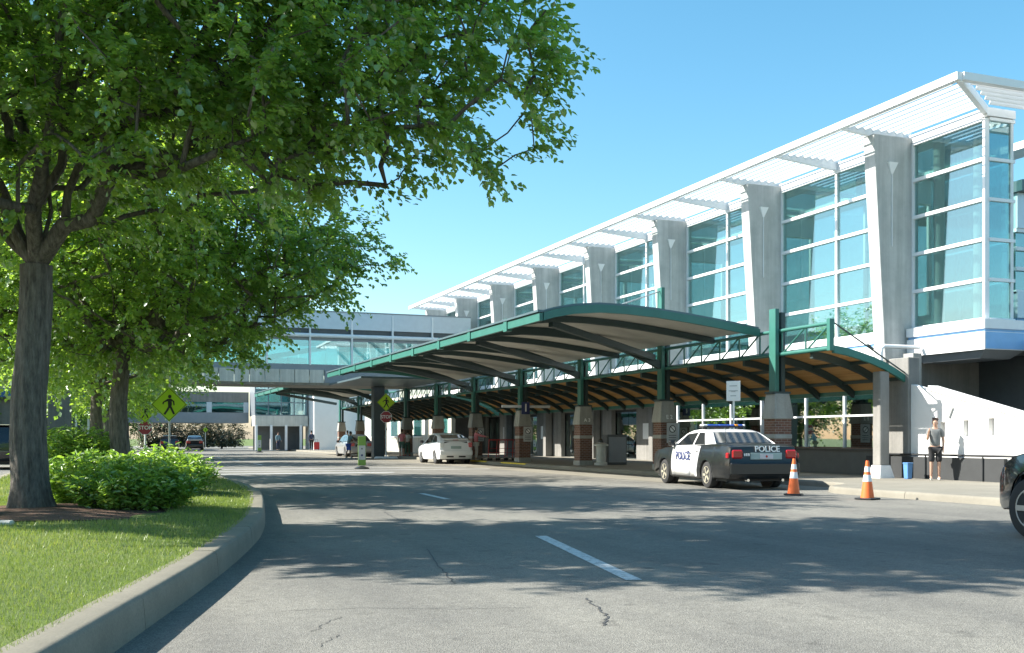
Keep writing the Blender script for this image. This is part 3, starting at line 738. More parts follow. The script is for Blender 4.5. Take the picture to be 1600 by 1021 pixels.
# ------------------------------------------------------------------ glass footbridge over the road
YB = 64.4
br = thing('glass_footbridge', 'enclosed teal glass footbridge crossing the road to the terminal', 'footbridge', (5, YB+2, 4.5), absolute=True)
XB0, XB1 = -14.0, 22.2
def skin(y, s):
    MB().box(XB0, XB1, y, y+s*.18, 7.95, 8.98).build('roof_panel', 'silver_panel', br)
    MB().tube([(XB0, y-s*.05, 7.52), (XB1, y-s*.05, 7.52)], .13, 10).build('rail_tube', 'white_metal', br, smooth=50)
    MB().box(XB0, XB1, y+s*.12, y+s*.24, 7.68, 7.95).build('shadow_gap', 'dark_panel', br)
    MB().box(XB0, XB1, y+s*.1, y+s*.2, 7.22, 7.42).build('head_rail', 'grey_panel', br)
    MB().box(XB0, XB1, y+s*.05, y+s*.2, 5.42, 5.76).build('sill', 'grey_panel', br)
    n = 14; dx = (XB1-XB0)/n
    for i in range(n):
        MB().box(XB0+i*dx+.03, XB0+(i+1)*dx-.03, y+s*.10, y+s*.12, 5.76, 7.22).build('pane', 'bridge_glass', br)
        if s > 0:
            x = XB0+i*dx
            MB().box(x-.05, x+.05, y-.06, y+.14, 5.7, 8.9).build('mullion', 'white_metal', br)
            MB().slab([(x-.06, y-.1, 7.9), (x+.10, y-.1, 7.55), (x-.06, y-.1, 7.2)], (0, -.05, 0)).build('bracket', 'white_metal', br)
skin(YB, 1); skin(YB+4.2, -1)
n = 30; dx = (12.7+14)/n
for i in range(n): MB().box(XB0+i*dx+.02, XB0+(i+1)*dx-.02, YB-.06, YB+.1, 4.62, 5.42).build('panel', 'bridge_panel', br)
MB().box(12.75, XB1, YB+.02, YB+.16, 4.62, 5.42).build('panel', 'grey_panel', br)
MB().box(XB0, XB1, YB+.1, YB+4.1, 4.5, 4.62).build('soffit', 'cap_concrete', br)
MB().box(XB0, XB1, YB+.25, YB+3.95, 5.3, 5.4).build('floor', 'interior_floor', br)
MB().box(XB0, XB1, YB-.02, YB+4.22, 8.98, 9.06).build('roof', 'grey_panel', br)
MB().bar((6, YB+3.4, 5.6), (13.5, YB+3.4, 7.1), .12, .3).build('handrail', 'white_paint', br)
MB().box(15.9, 16.6, YB+.3, YB+1.0, .0, 4.5).build('pier', 'dark_panel', br, bevel=.03)
MB().box(-2.8, -1.6, YB+.8, YB+2.0, .0, 4.5).build('pier', 'wall_concrete', br, bevel=.03)

# ------------------------------------------------------------------ far buildings
fb = thing('far_concourse', 'distant low concourse with ribbon windows spanning behind the lime crossing sign', 'building', (2, 108, 0), absolute=True)
MB().box(-22, 13.5, 106, 112, 4.75, 5.75).build('parapet', 'wall_concrete', fb)
MB().box(-22, 13.5, 106.2, 111.8, 3.75, 4.75).build('core', 'dark_panel', fb)
MB().box(-22, 13.5, 106, 112, 2.75, 3.75).build('spandrel', 'grey_panel', fb)
for i in range(10):
    MB().box(-21.5+i*3.5, -18.5+i*3.5, 106.02, 106.06, 3.78, 4.72).build('window', 'bridge_glass', fb)
    MB().box(-18.5+i*3.5, -18.0+i*3.5, 105.95, 106.2, 3.75, 4.75).build('mullion', 'silver_panel', fb)
for x in (-18, -8, 2): MB().box(x, x+.5, 108, 108.6, 0, 2.75).build('column', 'wall_concrete', fb)
st = thing('stair_tower', 'distant glazed stair tower with white columns beside a pale end wall', 'building', (15, 104, 0), absolute=True)
MB().box(13.6, 18.6, 102.3, 106, 3.4, 9.0).build('core', 'grey_panel', st)
for i in range(4):
    for j in range(4):
        MB().box(13.7+i*1.22, 14.8+i*1.22, 102.2, 102.26, 3.5+j*1.2, 4.6+j*1.2).build('window', 'bridge_glass', st)
MB().box(13.6, 18.6, 102.1, 105, 2.4, 3.4).build('frieze', 'bridge_panel', st)
MB().box(13.8, 18.4, 103.6, 105, .1, 2.4).build('doorway', 'dark_panel', st)
for x in (13.6, 15.0, 16.4, 17.8): MB().box(x, x+.22, 102.0, 102.25, .1, 2.5).build('column', 'white_paint', st)
ew = thing('end_wall', 'tall plain off-white wall where the far sidewalk ends', 'wall', (21, 100, 0), absolute=True)
MB().box(18.7, 27, 99.5, 104, .1, 6.6).build('wall_panel', 'white_render', ew)
MB().box(18.65, 27.05, 99.45, 104.05, 6.6, 6.8).build('coping', 'cap_concrete', ew)
# far pale facade panels seen between pedestals
for i, y in enumerate((73.5, 80.0, 87, 94)):
    q = thing('concourse_wall', 'pale lit wall panel with window deep under the far canopy, %s from the footbridge' % ('first', 'second', 'third', 'last')[i], 'wall', (23, y, 0), absolute=True)
    MB().box(22.8, 23.1, y-3.2, y+2.2, .15, 4.6).build('wall_panel', 'bridge_panel', q)
    MB().box(22.74, 22.8, y-2.4, y-.4, 1.4, 2.9).build('window', 'bridge_glass', q)
    MB().box(22.70, 22.8, y-2.5, y-.3, 1.3, 1.4).build('sill', 'white_paint', q)
bb = thing('brick_building', 'low brick building with white framed window behind the near trunk', 'building', (-6, 84, 0), absolute=True)
MB().box(-16, 0.5, 84, 92, 0, 1.5).build('brick_wall', 'brick', bb)
MB().box(-16, 0.5, 84.2, 92, 1.5, 4.2).build('wall', 'wall_concrete', bb)
for i in range(5):
    w = MB().box(-14.6+i*3, -12.8+i*3, 84.02, 84.2, 1.6, 3.4).build('window', 'bridge_glass', bb)
    for dx_ in (0, .85, 1.7): MB().box(-14.65+i*3+dx_, -14.5+i*3+dx_, 83.95, 84.02, 1.5, 3.5).build('window_frame', 'white_paint', w)
    MB().box(-14.8+i*3, -12.6+i*3, 83.9, 84.1, 1.42, 1.5).build('sill', 'white_paint', bb)
MB().box(-16.4, 0.9, 83.4, 92.5, 4.2, 4.8).build('roof', 'blue_metal', bb)

# ------------------------------------------------------------------ vegetation
def leaves_mesh(name, P, D, N, size, mat, parent, hue, origin, wid=.42, seed=0, simple=False):
    """one mesh of many folded leaves: P base points, D leaf direction, N leaf normal (numpy n x 3)"""
    n = len(P); D = D/np.linalg.norm(D, axis=1, keepdims=True)
    S = np.cross(D, N); S /= np.linalg.norm(S, axis=1, keepdims=True)+1e-9; U = np.cross(S, D)
    L = size[:, None]
    if simple:
        offs = [(0, 0, 0), (.5, -wid, .06), (1, 0, -.06), (.5, wid, .06)]
    else:
        offs = [(0, 0, 0), (.22, -wid*.95, .10), (.62, -wid*.8, .06), (1, 0, -.10), (.62, wid*.8, .06), (.22, wid*.95, .10)]
    V = np.stack([P + D*L*a + S*L*b + U*L*c for a, b, c in offs], 1).reshape(-1, 3) - np.array(origin)
    k = len(offs); base = np.arange(n)[:, None]*k
    F = np.concatenate([base+np.array([[0, 1, 2]]), base+np.array([[0, 2, 3]])], 1).reshape(-1, 3) if simple else None
    me = bpy.data.meshes.new(name)
    if simple:
        nf, fv = n*2, 3; idx = F
    else:
        nf, fv = n*2, 4; idx = np.concatenate([base+np.array([[0, 1, 2, 3]]), base+np.array([[0, 3, 4, 5]])], 1).reshape(-1, 4)
    me.vertices.add(len(V)); me.vertices.foreach_set('co', V.astype(np.float32).ravel())
    me.loops.add(nf*fv); me.loops.foreach_set('vertex_index', idx.astype(np.int32).ravel())
    me.polygons.add(nf); me.polygons.foreach_set('loop_start', np.arange(0, nf*fv, fv, dtype=np.int32))
    me.update(calc_edges=True)
    at = me.attributes.new('leaf_hue', 'FLOAT', 'POINT'); at.data.foreach_set('value', np.repeat(hue, k).astype(np.float32))
    me.materials.append(MATS[mat]); o = bpy.data.objects.new(name, me); COL.objects.link(o); o.parent = parent
    return o
def tree(label, base, fork_z, r0, limbs, lobes, n_tips, per_tip, leaf, seed, mat='leaf_tree', group=None, twig_mesh=True, lean=(0, 0), name='shade_tree', keep=None, simple=False):
    """lobes: (cx,cy,cz,rx,ry,rz,weight) ellipsoids that bound the crown (relative to base)"""
    rng = np.random.default_rng(seed)
    root = thing(name, label, 'tree', base, group=group)
    nodes = []; par = []
    def addn(p, q): nodes.append(np.array(p, float)); par.append(q); return len(nodes)-1
    k = -1; nT = 7
    for i in range(nT+1):
        t = i/nT; k = addn((lean[0]*t + .05*math.sin(5*t+seed), lean[1]*t+.04*math.cos(4*t+seed), -.1 + (fork_z+.1)*t), k)
    fork = k
    for lb in limbs:                                  # limbs: lists of points from the fork
        prev = fork - (1 if lb[0][2] < fork_z+.5 and len(lb) > 9 else 0)
        for p in lb:
            a = nodes[prev].copy(); m = (a+np.array(p))/2 + rng.normal(0, .08, 3)
            prev = addn(m, prev); prev = addn(p, prev)
    n_limb = len(nodes)
    w = np.array([l[6]*l[3]*l[4]*l[5] for l in lobes]); w /= w.sum()
    tips = []
    while len(tips) < n_tips:
        l = lobes[rng.choice(len(lobes), p=w)]
        d = rng.normal(size=3); d /= np.linalg.norm(d); rr = rng.random()**.38
        p = np.array(l[:3]) + d*rr*np.array(l[3:6])
        if keep is not None and not keep(p): continue
        tips.append(p)
    tips = np.array(tips); ref = nodes[fork] + np.array([0, 0, .6])
    tips = tips[np.argsort(np.linalg.norm(tips-ref, axis=1))]
    A = np.zeros((n_limb + n_tips*3 + 10, 3)); A[:len(nodes)] = nodes; cnt = len(nodes)
    tipidx = []
    for p in tips:
        d = A[nT-1:cnt] - p; dist = np.linalg.norm(d, axis=1) + 1.0*np.maximum(0, d[:, 2]+.05)
        j = nT-1 + int(np.argmin(dist)); a = A[j]; L = np.linalg.norm(p-a)
        prev = j
        if L > .5:
            for t in ((.5,) if L < 1.4 else (.35, .7)):
                m = a+(p-a)*t + rng.normal(0, .06*L, 3)*np.array([1, 1, .6]) + np.array([0, 0, .07*L*(1-t)])
                A[cnt] = m; par.append(prev); prev = cnt; cnt += 1
        A[cnt] = p; par.append(prev); tipidx.append(cnt); cnt += 1
    A = A[:cnt]; par = np.array(par)
    R = np.zeros(cnt); e = 2.35; acc = np.zeros(cnt)
    for i in range(cnt-1, -1, -1):
        if acc[i] == 0: acc[i] = .0065**e
        if par[i] >= 0: acc[par[i]] += acc[i]
    R = acc**(1/e); sc = r0/R[1]
    R = np.maximum(.005, np.where(np.arange(cnt) <= fork, R*sc, R*min(sc, 1.75)))
    for i in range(fork+1): R[i] = r0*(1.2 if i == 0 else 1.0)*(1-.20*i/nT)
    R = np.minimum(R, r0*1.32)
    # trunk and limbs: chains
    m = MB(); child = {}
    for i in range(cnt):
        if par[i] >= 0: child.setdefault(int(par[i]), []).append(i)
    nr, ns_ = 34, 30; zz = np.linspace(0, fork, nr); rings = []
    for t in zz:
        i = min(int(t), fork-1); f = t-i; c = A[i]*(1-f)+A[i+1]*f; r = R[i]*(1-f)+R[i+1]*f; ring = []
        for q in range(ns_+1):
            a = 2*math.pi*q/ns_
            ridge = abs(math.sin(4.5*a + 1.3*math.sin(c[2]*2.1+seed) + .4*math.sin(c[2]*7)))*.05 + .035*math.sin(9*a+c[2]*3.1) + .03*math.sin(2*a+c[2]*1.3+seed)
            flare = .16*max(0, 1-c[2]/.45)**2*(1+.6*math.sin(5*a+seed))
            rr_ = r*(1+ridge+flare); ring.append((c[0]+rr_*math.cos(a), c[1]+rr_*math.sin(a), c[2]))
        rings.append(ring)
    m.sheet(rings); tr = m.build('trunk', 'bark', root, smooth=70)
    b = MB(); stack = [(fork, c) for c in child.get(fork, [])]
    for i in range(fork):
        stack += [(i, c) for c in child.get(i, []) if c != i+1]
    while stack:
        p0, c = stack.pop(); chain = [p0, c]
        while child.get(chain[-1]):
            cs = sorted(child[chain[-1]], key=lambda q: -R[q]); stack += [(chain[-1], q) for q in cs[1:]]; chain.append(cs[0])
        rad = [float(R[i]) for i in chain]; rad[0] = min(rad[0], rad[1]*1.15)
        n_ = 9 if rad[0] > .06 else (6 if rad[0] > .025 else 3)
        if not twig_mesh and rad[0] < .02: continue
        b.tube([A[i] for i in chain], rad, n_, caps=False)
    b.build('branch', 'bark', root, smooth=80)
    # leaves in sprays about each tip and along the last twig
    tp = A[tipidx]; pp = A[par[tipidx]]
    ax = tp-pp; ax /= np.linalg.norm(ax, axis=1, keepdims=True)+1e-6
    out = tp - np.array([0, 0, fork_z+1.0]); out /= np.linalg.norm(out, axis=1, keepdims=True)+1e-6
    ax = ax*.6 + out*.6 + rng.normal(0, .25, ax.shape); ax[:, 2] -= .18; ax /= np.linalg.norm(ax, axis=1, keepdims=True)
    P, D, N, S = [], [], [], []
    nsub = 4; per = max(2, per_tip//nsub)
    for s in range(nsub):
        sx_ = ax + rng.normal(0, .45, ax.shape); sx_[:, 2] -= .1; sx_ /= np.linalg.norm(sx_, axis=1, keepdims=True)
        start = pp + (tp-pp)*rng.uniform(.35, 1.0, (len(tp), 1)); Ls = rng.uniform(.35, .8, (len(tp), 1))*leaf/.11
        side = np.cross(sx_, [0, 0, 1.0]); side /= np.linalg.norm(side, axis=1, keepdims=True)+1e-6
        for q in range(per):
            t = (q+rng.random((len(tp), 1)))/per
            sg = 1 if q % 2 else -1
            P.append(start + sx_*Ls*t + np.array([[0, 0, -1.]])*(.16*t*t) + rng.normal(0, .03, tp.shape))
            D.append(sx_*.75 + side*sg*.8 + rng.normal(0, .35, tp.shape) + np.array([[0, 0, -.45]]))
            nn = np.array([[0, 0, 1.0]]) + out*.25 + rng.normal(0, .42, tp.shape); N.append(nn)
            S.append(leaf*rng.uniform(.65, 1.15, len(tp)))
    P, D, N, S = np.concatenate(P), np.concatenate(D), np.concatenate(N), np.concatenate(S)
    ok = P[:, 2] > .3
    if keep is not None: ok &= np.array([keep(p) for p in P])
    P, D, N, S = P[ok], D[ok], N[ok], S[ok]
    hue = np.clip(.5 + rng.normal(0, .22, len(P)), 0, 1)
    leaves_mesh('crown', P, D, N, S, mat, root, hue, (0, 0, 0), simple=simple, wid=.40)
    return root
# crowns are widest across the row (towards the road), narrower along it
cr = np.array([math.cos(PHI), -math.sin(PHI), 0]); ca = np.array([math.sin(PHI), math.cos(PHI), 0])
def rel(x, d, z): v = cr*x + ca*d; return (float(v[0]), float(v[1]), z)        # across / along / up
def lobe(x, d, z, rx, rd, rz, w=1.0): v = rel(x, d, z); return (*v, rx, rd, rz, w)
T1 = (-.85, 15.35, .30)
tree('big shade tree in front whose crown overhangs the road', T1, 3.25, .235,
     [[rel(.55, -.2, 4.15), rel(1.35, -.6, 5.3), rel(2.4, -1.0, 6.5), rel(3.8, -1.3, 7.2)], [rel(-.45, .1, 4.2), rel(-.95, -.2, 5.6), rel(-1.5, -.4, 7.2)], [rel(.08, .2, 4.8), rel(.05, .0, 6.6), rel(.2, 0, 9.0)],
      [rel(.5, -.8, 4.4), rel(1.1, -1.7, 5.8), rel(1.9, -2.4, 7.0)], [rel(-.2, .9, 4.5), rel(-.4, 1.8, 6.2), rel(-.5, 2.4, 7.6)], [rel(-.4, -.9, 4.5), rel(-.9, -1.9, 6.0), rel(-1.6, -2.6, 7.4)],
      [rel(.35, .1, 4.6), rel(.75, .2, 6.4), rel(1.0, .2, 8.2)], [rel(-.9, .3, 4.3), rel(-2.2, .4, 5.6)]],
     [lobe(0, -.6, 7.2, 5.0, 3.9, 3.2), lobe(2.6, -1.2, 6.2, 3.0, 2.9, 2.1), lobe(5.0, -1.3, 5.7, 1.95, 2.1, 1.55), lobe(5.75, -1.5, 5.2, 1.25, 1.7, 1.15, 1.1), lobe(-3.2, -.6, 6.2, 3.2, 3.2, 2.6),
      lobe(1.0, -.5, 4.6, 3.0, 2.4, 1.0, .55), lobe(3.7, -1.0, 4.75, 2.2, 1.8, .85, .9), lobe(-2.5, -.5, 4.2, 2.6, 2.4, .9, .6), lobe(2.2, -.6, 8.6, 3.4, 3.2, 2.0), lobe(4.6, -1.2, 7.6, 2.0, 2.0, 1.2)],
     2400, 88, .096, 3, group='trees along the island')
T2 = (.41, 25.6, .30)
tree('second shade tree along the island with a pale split trunk behind the bushes', T2, 2.5, .22,
     [[rel(.5, .1, 3.6), rel(1.6, .2, 5.0), rel(3.2, .2, 5.8)], [rel(-.6, 0, 3.7), rel(-1.8, 0, 5.4)], [rel(.05, .1, 4.2), rel(.2, 0, 6.8)], [rel(.3, -1.2, 3.8), rel(.8, -2.8, 5.2)], [rel(.2, 1.2, 3.8), rel(.6, 3.0, 5.2)]],
     [lobe(0, 0, 5.8, 4.9, 5.2, 3.0), lobe(.8, -.8, 7.5, 4.2, 4.8, 1.6), lobe(2.7, 0, 5.0, 2.7, 4.2, 1.7), lobe(4.3, -.4, 5.1, 2.0, 2.4, 1.0), lobe(.6, -.5, 3.3, 2.7, 2.6, .9, .9), lobe(-2.6, 0, 4.6, 3.2, 3.5, 2.2)],
     2000, 60, .115, 8, group='trees along the island')
far_specs = [((-.1, 35.4, .3), 'third shade tree along the island behind the split trunk', 620, 8.0), ((.3, 54.5, .17), 'dark shade tree on the small far island before the footbridge', 520, 7.6),
             ((.2, 73, .17), 'shade tree on the far island just past the footbridge', 420, 7.2), ((.3, 86, .17), 'farthest shade tree on the far island', 360, 7.0)]
for i, (b_, lab, nt_, hh) in enumerate(far_specs):
    tree(lab, b_, 2.4, .2, [[rel(.6, 0, 3.6), rel(2.0, .2, 5.2)], [rel(-.7, 0, 3.7), rel(-2.0, 0, 5.2)], [rel(.05, .1, 4.4), rel(.1, 0, 6.4)], [rel(.2, -1.4, 4.0)], [rel(.2, 1.6, 4.2)]],
         [lobe(0, 0, 5.4, 4.2, 4.4, 2.6), lobe(.5, 0, 7.6, 3.8, 4.2, 1.7), lobe(2.2, 0, 4.6, 2.6, 3.4, 1.7), lobe(-2.2, 0, 4.4, 2.8, 3.2, 1.9), lobe(0, 0, 3.4, 3.0, 3.0, .9, .8)], nt_, 40, .19, 20+i, group='trees along the island', simple=True)
bgs = [((-9.5, 62, 0), 'bright green tree beyond the parking area at the left edge'), ((-14, 80, 0), 'tree behind the brick building at its left end'), ((-7, 98, 0), 'tree rising behind the brick building roof'),
       ((-21, 70, 0), 'leftmost tree beyond the parked black car'), ((1.5, 124, 0), 'far tree behind the low concourse left of centre'), ((-9, 120, 0), 'far tree behind the concourse, left of the lime signs')]
for i, (b_, lab) in enumerate(bgs):
    tree(lab, b_, 2.2, .2, [[(1, 0, 3.6)], [(-1, .4, 3.8)], [(0, -.8, 4.6)], [(.2, .8, 5.2)]],
         [(0, 0, 5.2, 3.8, 3.8, 3.0, 1), (1.6, -.8, 4.0, 2.6, 2.6, 1.9, 1), (-1.7, .5, 4.1, 2.6, 2.6, 1.9, 1), (0, -1, 2.6, 3.0, 2.6, 1.0, .8)], 330, 36, .26, 40+i, mat='leaf_far', group='trees in the background', twig_mesh=False, simple=True)
for i, (x, y, lab) in enumerate(((6.2, 128, 'dull olive hedge tree under the concourse, left of three'), (9.8, 129, 'dull olive hedge tree under the concourse, middle of three'), (13.4, 130, 'dull olive hedge tree under the concourse, right of three'))):
    tree(lab, (x, y, 0), .7, .12, [[(.6, 0, 1.4)], [(-.6, .2, 1.5)], [(0, -.5, 1.7)]], [(0, 0, 1.9, 2.4, 1.8, 1.5, 1), (0, -.6, .9, 2.4, 1.5, .7, 1)], 220, 32, .22, 60+i, mat='leaf_dull', group='hedge trees under the concourse', twig_mesh=False, name='hedge_tree', simple=True)
# leafy bushes in the bed
def bush(label, c, rx, ry, h, n, leaf, seed, lilt=.5, name='leafy_bush'):
    rng = np.random.default_rng(seed); z0 = lawn_z(c[0], c[1])
    root = thing(name, label, 'bush', (c[0], c[1], z0), group='bushes in the island bed')
    st = MB()
    P, D, N, S, H = [], [], [], [], []
    ns = n//22
    for i in range(ns):
        a = rng.uniform(0, 2*math.pi); rr = math.sqrt(rng.random())
        q = np.array([rx*rr*math.cos(a), ry*rr*math.sin(a), 0.]); hh = h*(1-.45*rr**2)*rng.uniform(.7, 1.12)
        lean_ = np.array([math.cos(a), math.sin(a), 0])*rr*lilt*hh*rng.uniform(.3, 1.2) + rng.normal(0, .06, 3)*[1, 1, 0]
        top = q*.78 + lean_ + np.array([0, 0, hh])
        if i % 3 == 0: st.tube([q*.6, (q*.6+top)/2+[0, 0, .05], top], [.008, .006, .003], 3, caps=False)
        for k in range(22):
            t = rng.random()**.6
            p = q*.7 + (top-q*.7)*t + rng.normal(0, .035, 3)
            p[2] = max(p[2], .02)
            az = rng.uniform(0, 2*math.pi)
            P.append(p); D.append([math.cos(az)+lean_[0], math.sin(az)+lean_[1], rng.uniform(-.4, .9)]); N.append(np.array([0, 0, 1.])+rng.normal(0, .5, 3)); S.append(leaf*rng.uniform(.6, 1.3)); H.append(min(1, max(0, .45+rng.normal(0, .25))))
    st.build('stem', 'bark', root)
    leaves_mesh('foliage', np.array(P), np.array(D), np.array(N), np.array(S), 'leaf_shrub', root, np.array(H), (0, 0, 0), wid=.17)
bush('large leafy bush in the bed, nearest the road kerb', (.42, 15.15), .85, .8, .62, 11000, .10, 1)
bush('bright bush in the bed just right of the near trunk', (-.05, 16.7), .9, .8, .70, 8500, .11, 2)
bush('bush at the foot of the split trunk, on its road side', (1.0, 19.6), .9, 1.2, .75, 8500, .11, 3)
bush('bush at the foot of the split trunk, on its parking side', (-.6, 26.3), 1.2, 1.2, 1.2, 9000, .12, 4)
bush('sparse low bush left of the near trunk, cut by the photo edge', (-2.05, 14.3), .75, .7, .62, 7000, .09, 5)
# twiggy low growth by the bed edge, lawn blades
rng = np.random.default_rng(7)
def blades(n, ya, yb, hmin, hmax, wd):
    y = rng.uniform(ya, yb, n); a = np.array([xl(v) for v in y])+.2; b = np.array([xr(v) for v in y])-.20
    a = np.maximum(a, -5.5); x = a+(b-a)*rng.random(n)
    return x, y, rng.uniform(hmin, hmax, n), np.full(n, wd)
X, Yv, Hh, Wd = [np.concatenate(q) for q in zip(blades(95000, 3.8, 9.5, .018, .042, .005), blades(60000, 9.5, 18, .025, .055, .008), blades(26000, 18, 42, .03, .07, .018))]
okm = (((X+.62)/1.42)**2 + ((Yv-14.5)/1.75)**2) > 1
patch = np.sin(X*1.7+Yv*.9)*np.sin(Yv*1.3-X*.6)
X, Yv, Hh, Wd, patch = X[okm], Yv[okm], Hh[okm], Wd[okm], patch[okm]
Z = np.array([lawn_z(a, b) for a, b in zip(X, Yv)]) - .004
n = len(X); az = rng.uniform(0, 2*math.pi, n); ben = rng.uniform(.1, .7, n)*Hh; d2 = rng.uniform(0, 2*math.pi, n)
V = np.zeros((n, 3, 3)); V[:, 0] = np.stack([X-np.cos(az)*Wd/2, Yv-np.sin(az)*Wd/2, Z], 1); V[:, 1] = np.stack([X+np.cos(az)*Wd/2, Yv+np.sin(az)*Wd/2, Z], 1)
V[:, 2] = np.stack([X+np.cos(d2)*ben, Yv+np.sin(d2)*ben, Z+Hh], 1)
me = bpy.data.meshes.new('grass'); me.vertices.add(n*3); me.vertices.foreach_set('co', V.astype(np.float32).ravel())
me.loops.add(n*3); me.loops.foreach_set('vertex_index', np.arange(n*3, dtype=np.int32)); me.polygons.add(n); me.polygons.foreach_set('loop_start', np.arange(0, n*3, 3, dtype=np.int32)); me.update(calc_edges=True)
at = me.attributes.new('leaf_hue', 'FLOAT', 'POINT'); at.data.foreach_set('value', np.repeat(np.clip(.45+.22*patch+rng.normal(0, .2, n), 0, 1), 3).astype(np.float32))
me.materials.append(MATS['grass_blade']); go = bpy.data.objects.new('grass', me); COL.objects.link(go)
tag(go, 'short mown grass on the island lawn', 'grass', kind='stuff')

# ------------------------------------------------------------------ vehicles (built heading +Y, y=0 at the rear bumper, wheels on z=0)
def arch(cy, r, z0, n=9):
    a0 = math.asin(max(-1, min(1, (z0-.33)/r)))
    return [(cy + r*math.cos(a), .33 + r*math.sin(a)) for a in np.linspace(a0, math.pi-a0, n)]
def shell(outline, hw, wf, slices=(-1, -.965, -.8, -.4, 0, .4, .8, .965, 1), inset=.03, crown=.02):
    """closed side outline (y,z) swept across the car; wf(y,z) narrows it"""
    N = len(outline); cy = sum(p[0] for p in outline)/N; cz = sum(p[1] for p in outline)/N
    bm = bmesh.new(); rings = []
    zmax = max(p[1] for p in outline)
    for s in slices:
        ring = []
        for y, z in outline:
            k = inset if abs(s) > .99 else (inset*.3 if abs(s) > .96 else 0)
            dy, dz = cy-y, cz-z; L = math.hypot(dy, dz)+1e-6
            zz = z + dz/L*k + (crown*(1-s*s) if z > zmax*.62 else 0)
            ring.append(bm.verts.new((s*hw*wf(y, z), y+dy/L*k, zz)))
        rings.append(ring)
    for a, b in zip(rings, rings[1:]):
        for i in range(N):
            j = (i+1) % N; bm.faces.new((a[i], a[j], b[j], b[i]))
    f1 = bm.faces.new(rings[0]); f2 = bm.faces.new(list(reversed(rings[-1])))
    bmesh.ops.triangulate(bm, faces=[f1, f2])
    # curved side skins over the flat caps
    ys = [p[0] for p in outline]; i0 = ys.index(min(ys)); i1 = ys.index(max(ys))
    up = outline[min(i0, i1):max(i0, i1)+1]; lo = outline[max(i0, i1):] + outline[:min(i0, i1)+1]
    if ys[min(i0, i1)] > ys[max(i0, i1)]: up = up[::-1]
    lo = sorted(lo, key=lambda p: p[0]); up = sorted(up, key=lambda p: p[0])
    if sum(p[1] for p in lo)/len(lo) > sum(p[1] for p in up)/len(up): lo, up = up, lo
    st = sorted(set([round(p[0], 3) for p in outline] + list(np.linspace(min(ys)+.06, max(ys)-.06, 24))))
    st = [y for y in st if min(ys)+.05 < y < max(ys)-.05]
    for s in (-1, 1):
        grid = []
        for y in st:
            a = float(np.interp(y, [p[0] for p in lo], [p[1] for p in lo]))+.022; b = float(np.interp(y, [p[0] for p in up], [p[1] for p in up]))-.03
            grid.append([bm.verts.new((s*(hw*wf(y, a+(b-a)*t)+.003), y, a+(b-a)*t)) for t in (0, .15, .35, .55, .75, .9, 1)] if b > a+.03 else None)
        for ga, gb in zip(grid, grid[1:]):
            if ga and gb:
                for k in range(6): bm.faces.new((ga[k], ga[k+1], gb[k+1], gb[k]))
    bmesh.ops.recalc_face_normals(bm, faces=bm.faces)
    return bm
def bm_obj(bm, name, mat, parent, smooth=35):
    me = bpy.data.meshes.new(name); bm.to_mesh(me); bm.free()
    me.polygons.foreach_set('use_smooth', [True]*len(me.polygons)); me.set_sharp_from_angle(angle=math.radians(smooth))
    me.materials.append(MATS[mat]); o = bpy.data.objects.new(name, me); COL.objects.link(o); o.parent = parent; return o
def wheel(parent, x, y, r, w, rim_mat, side, steer=0.0, spokes=5):
    t = MB().lathe([(r*.62, -w/2), (r*.9, -w/2), (r*.975, -w*.42), (r, -w*.25), (r, w*.25), (r*.975, w*.42), (r*.9, w/2), (r*.62, w/2)], 32, (0, 0, 0), 'X').build('wheel', 'tyre', parent, smooth=40)
    t.location = (x, y, r); t.rotation_euler = (0, 0, steer)
    o = side*w/2
    m = MB().lathe([(r*.64, o*.96), (r*.64, o*1.03), (r*.60, o*1.03), (r*.55, o*.7), (r*.2, o*.75), (r*.16, o*.98), (.001, o*1.0)], 28, (0, 0, 0), 'X')
    for k in range(spokes):
        a = 2*math.pi*k/spokes; c, s = math.cos(a), math.sin(a)
        m.bar((o*.92, c*r*.12, s*r*.12), (o*.95, c*r*.58, s*r*.58), r*.17, r*.1, up=(1, 0, 0))
    m.build('rim', rim_mat, t, smooth=40)
    return t
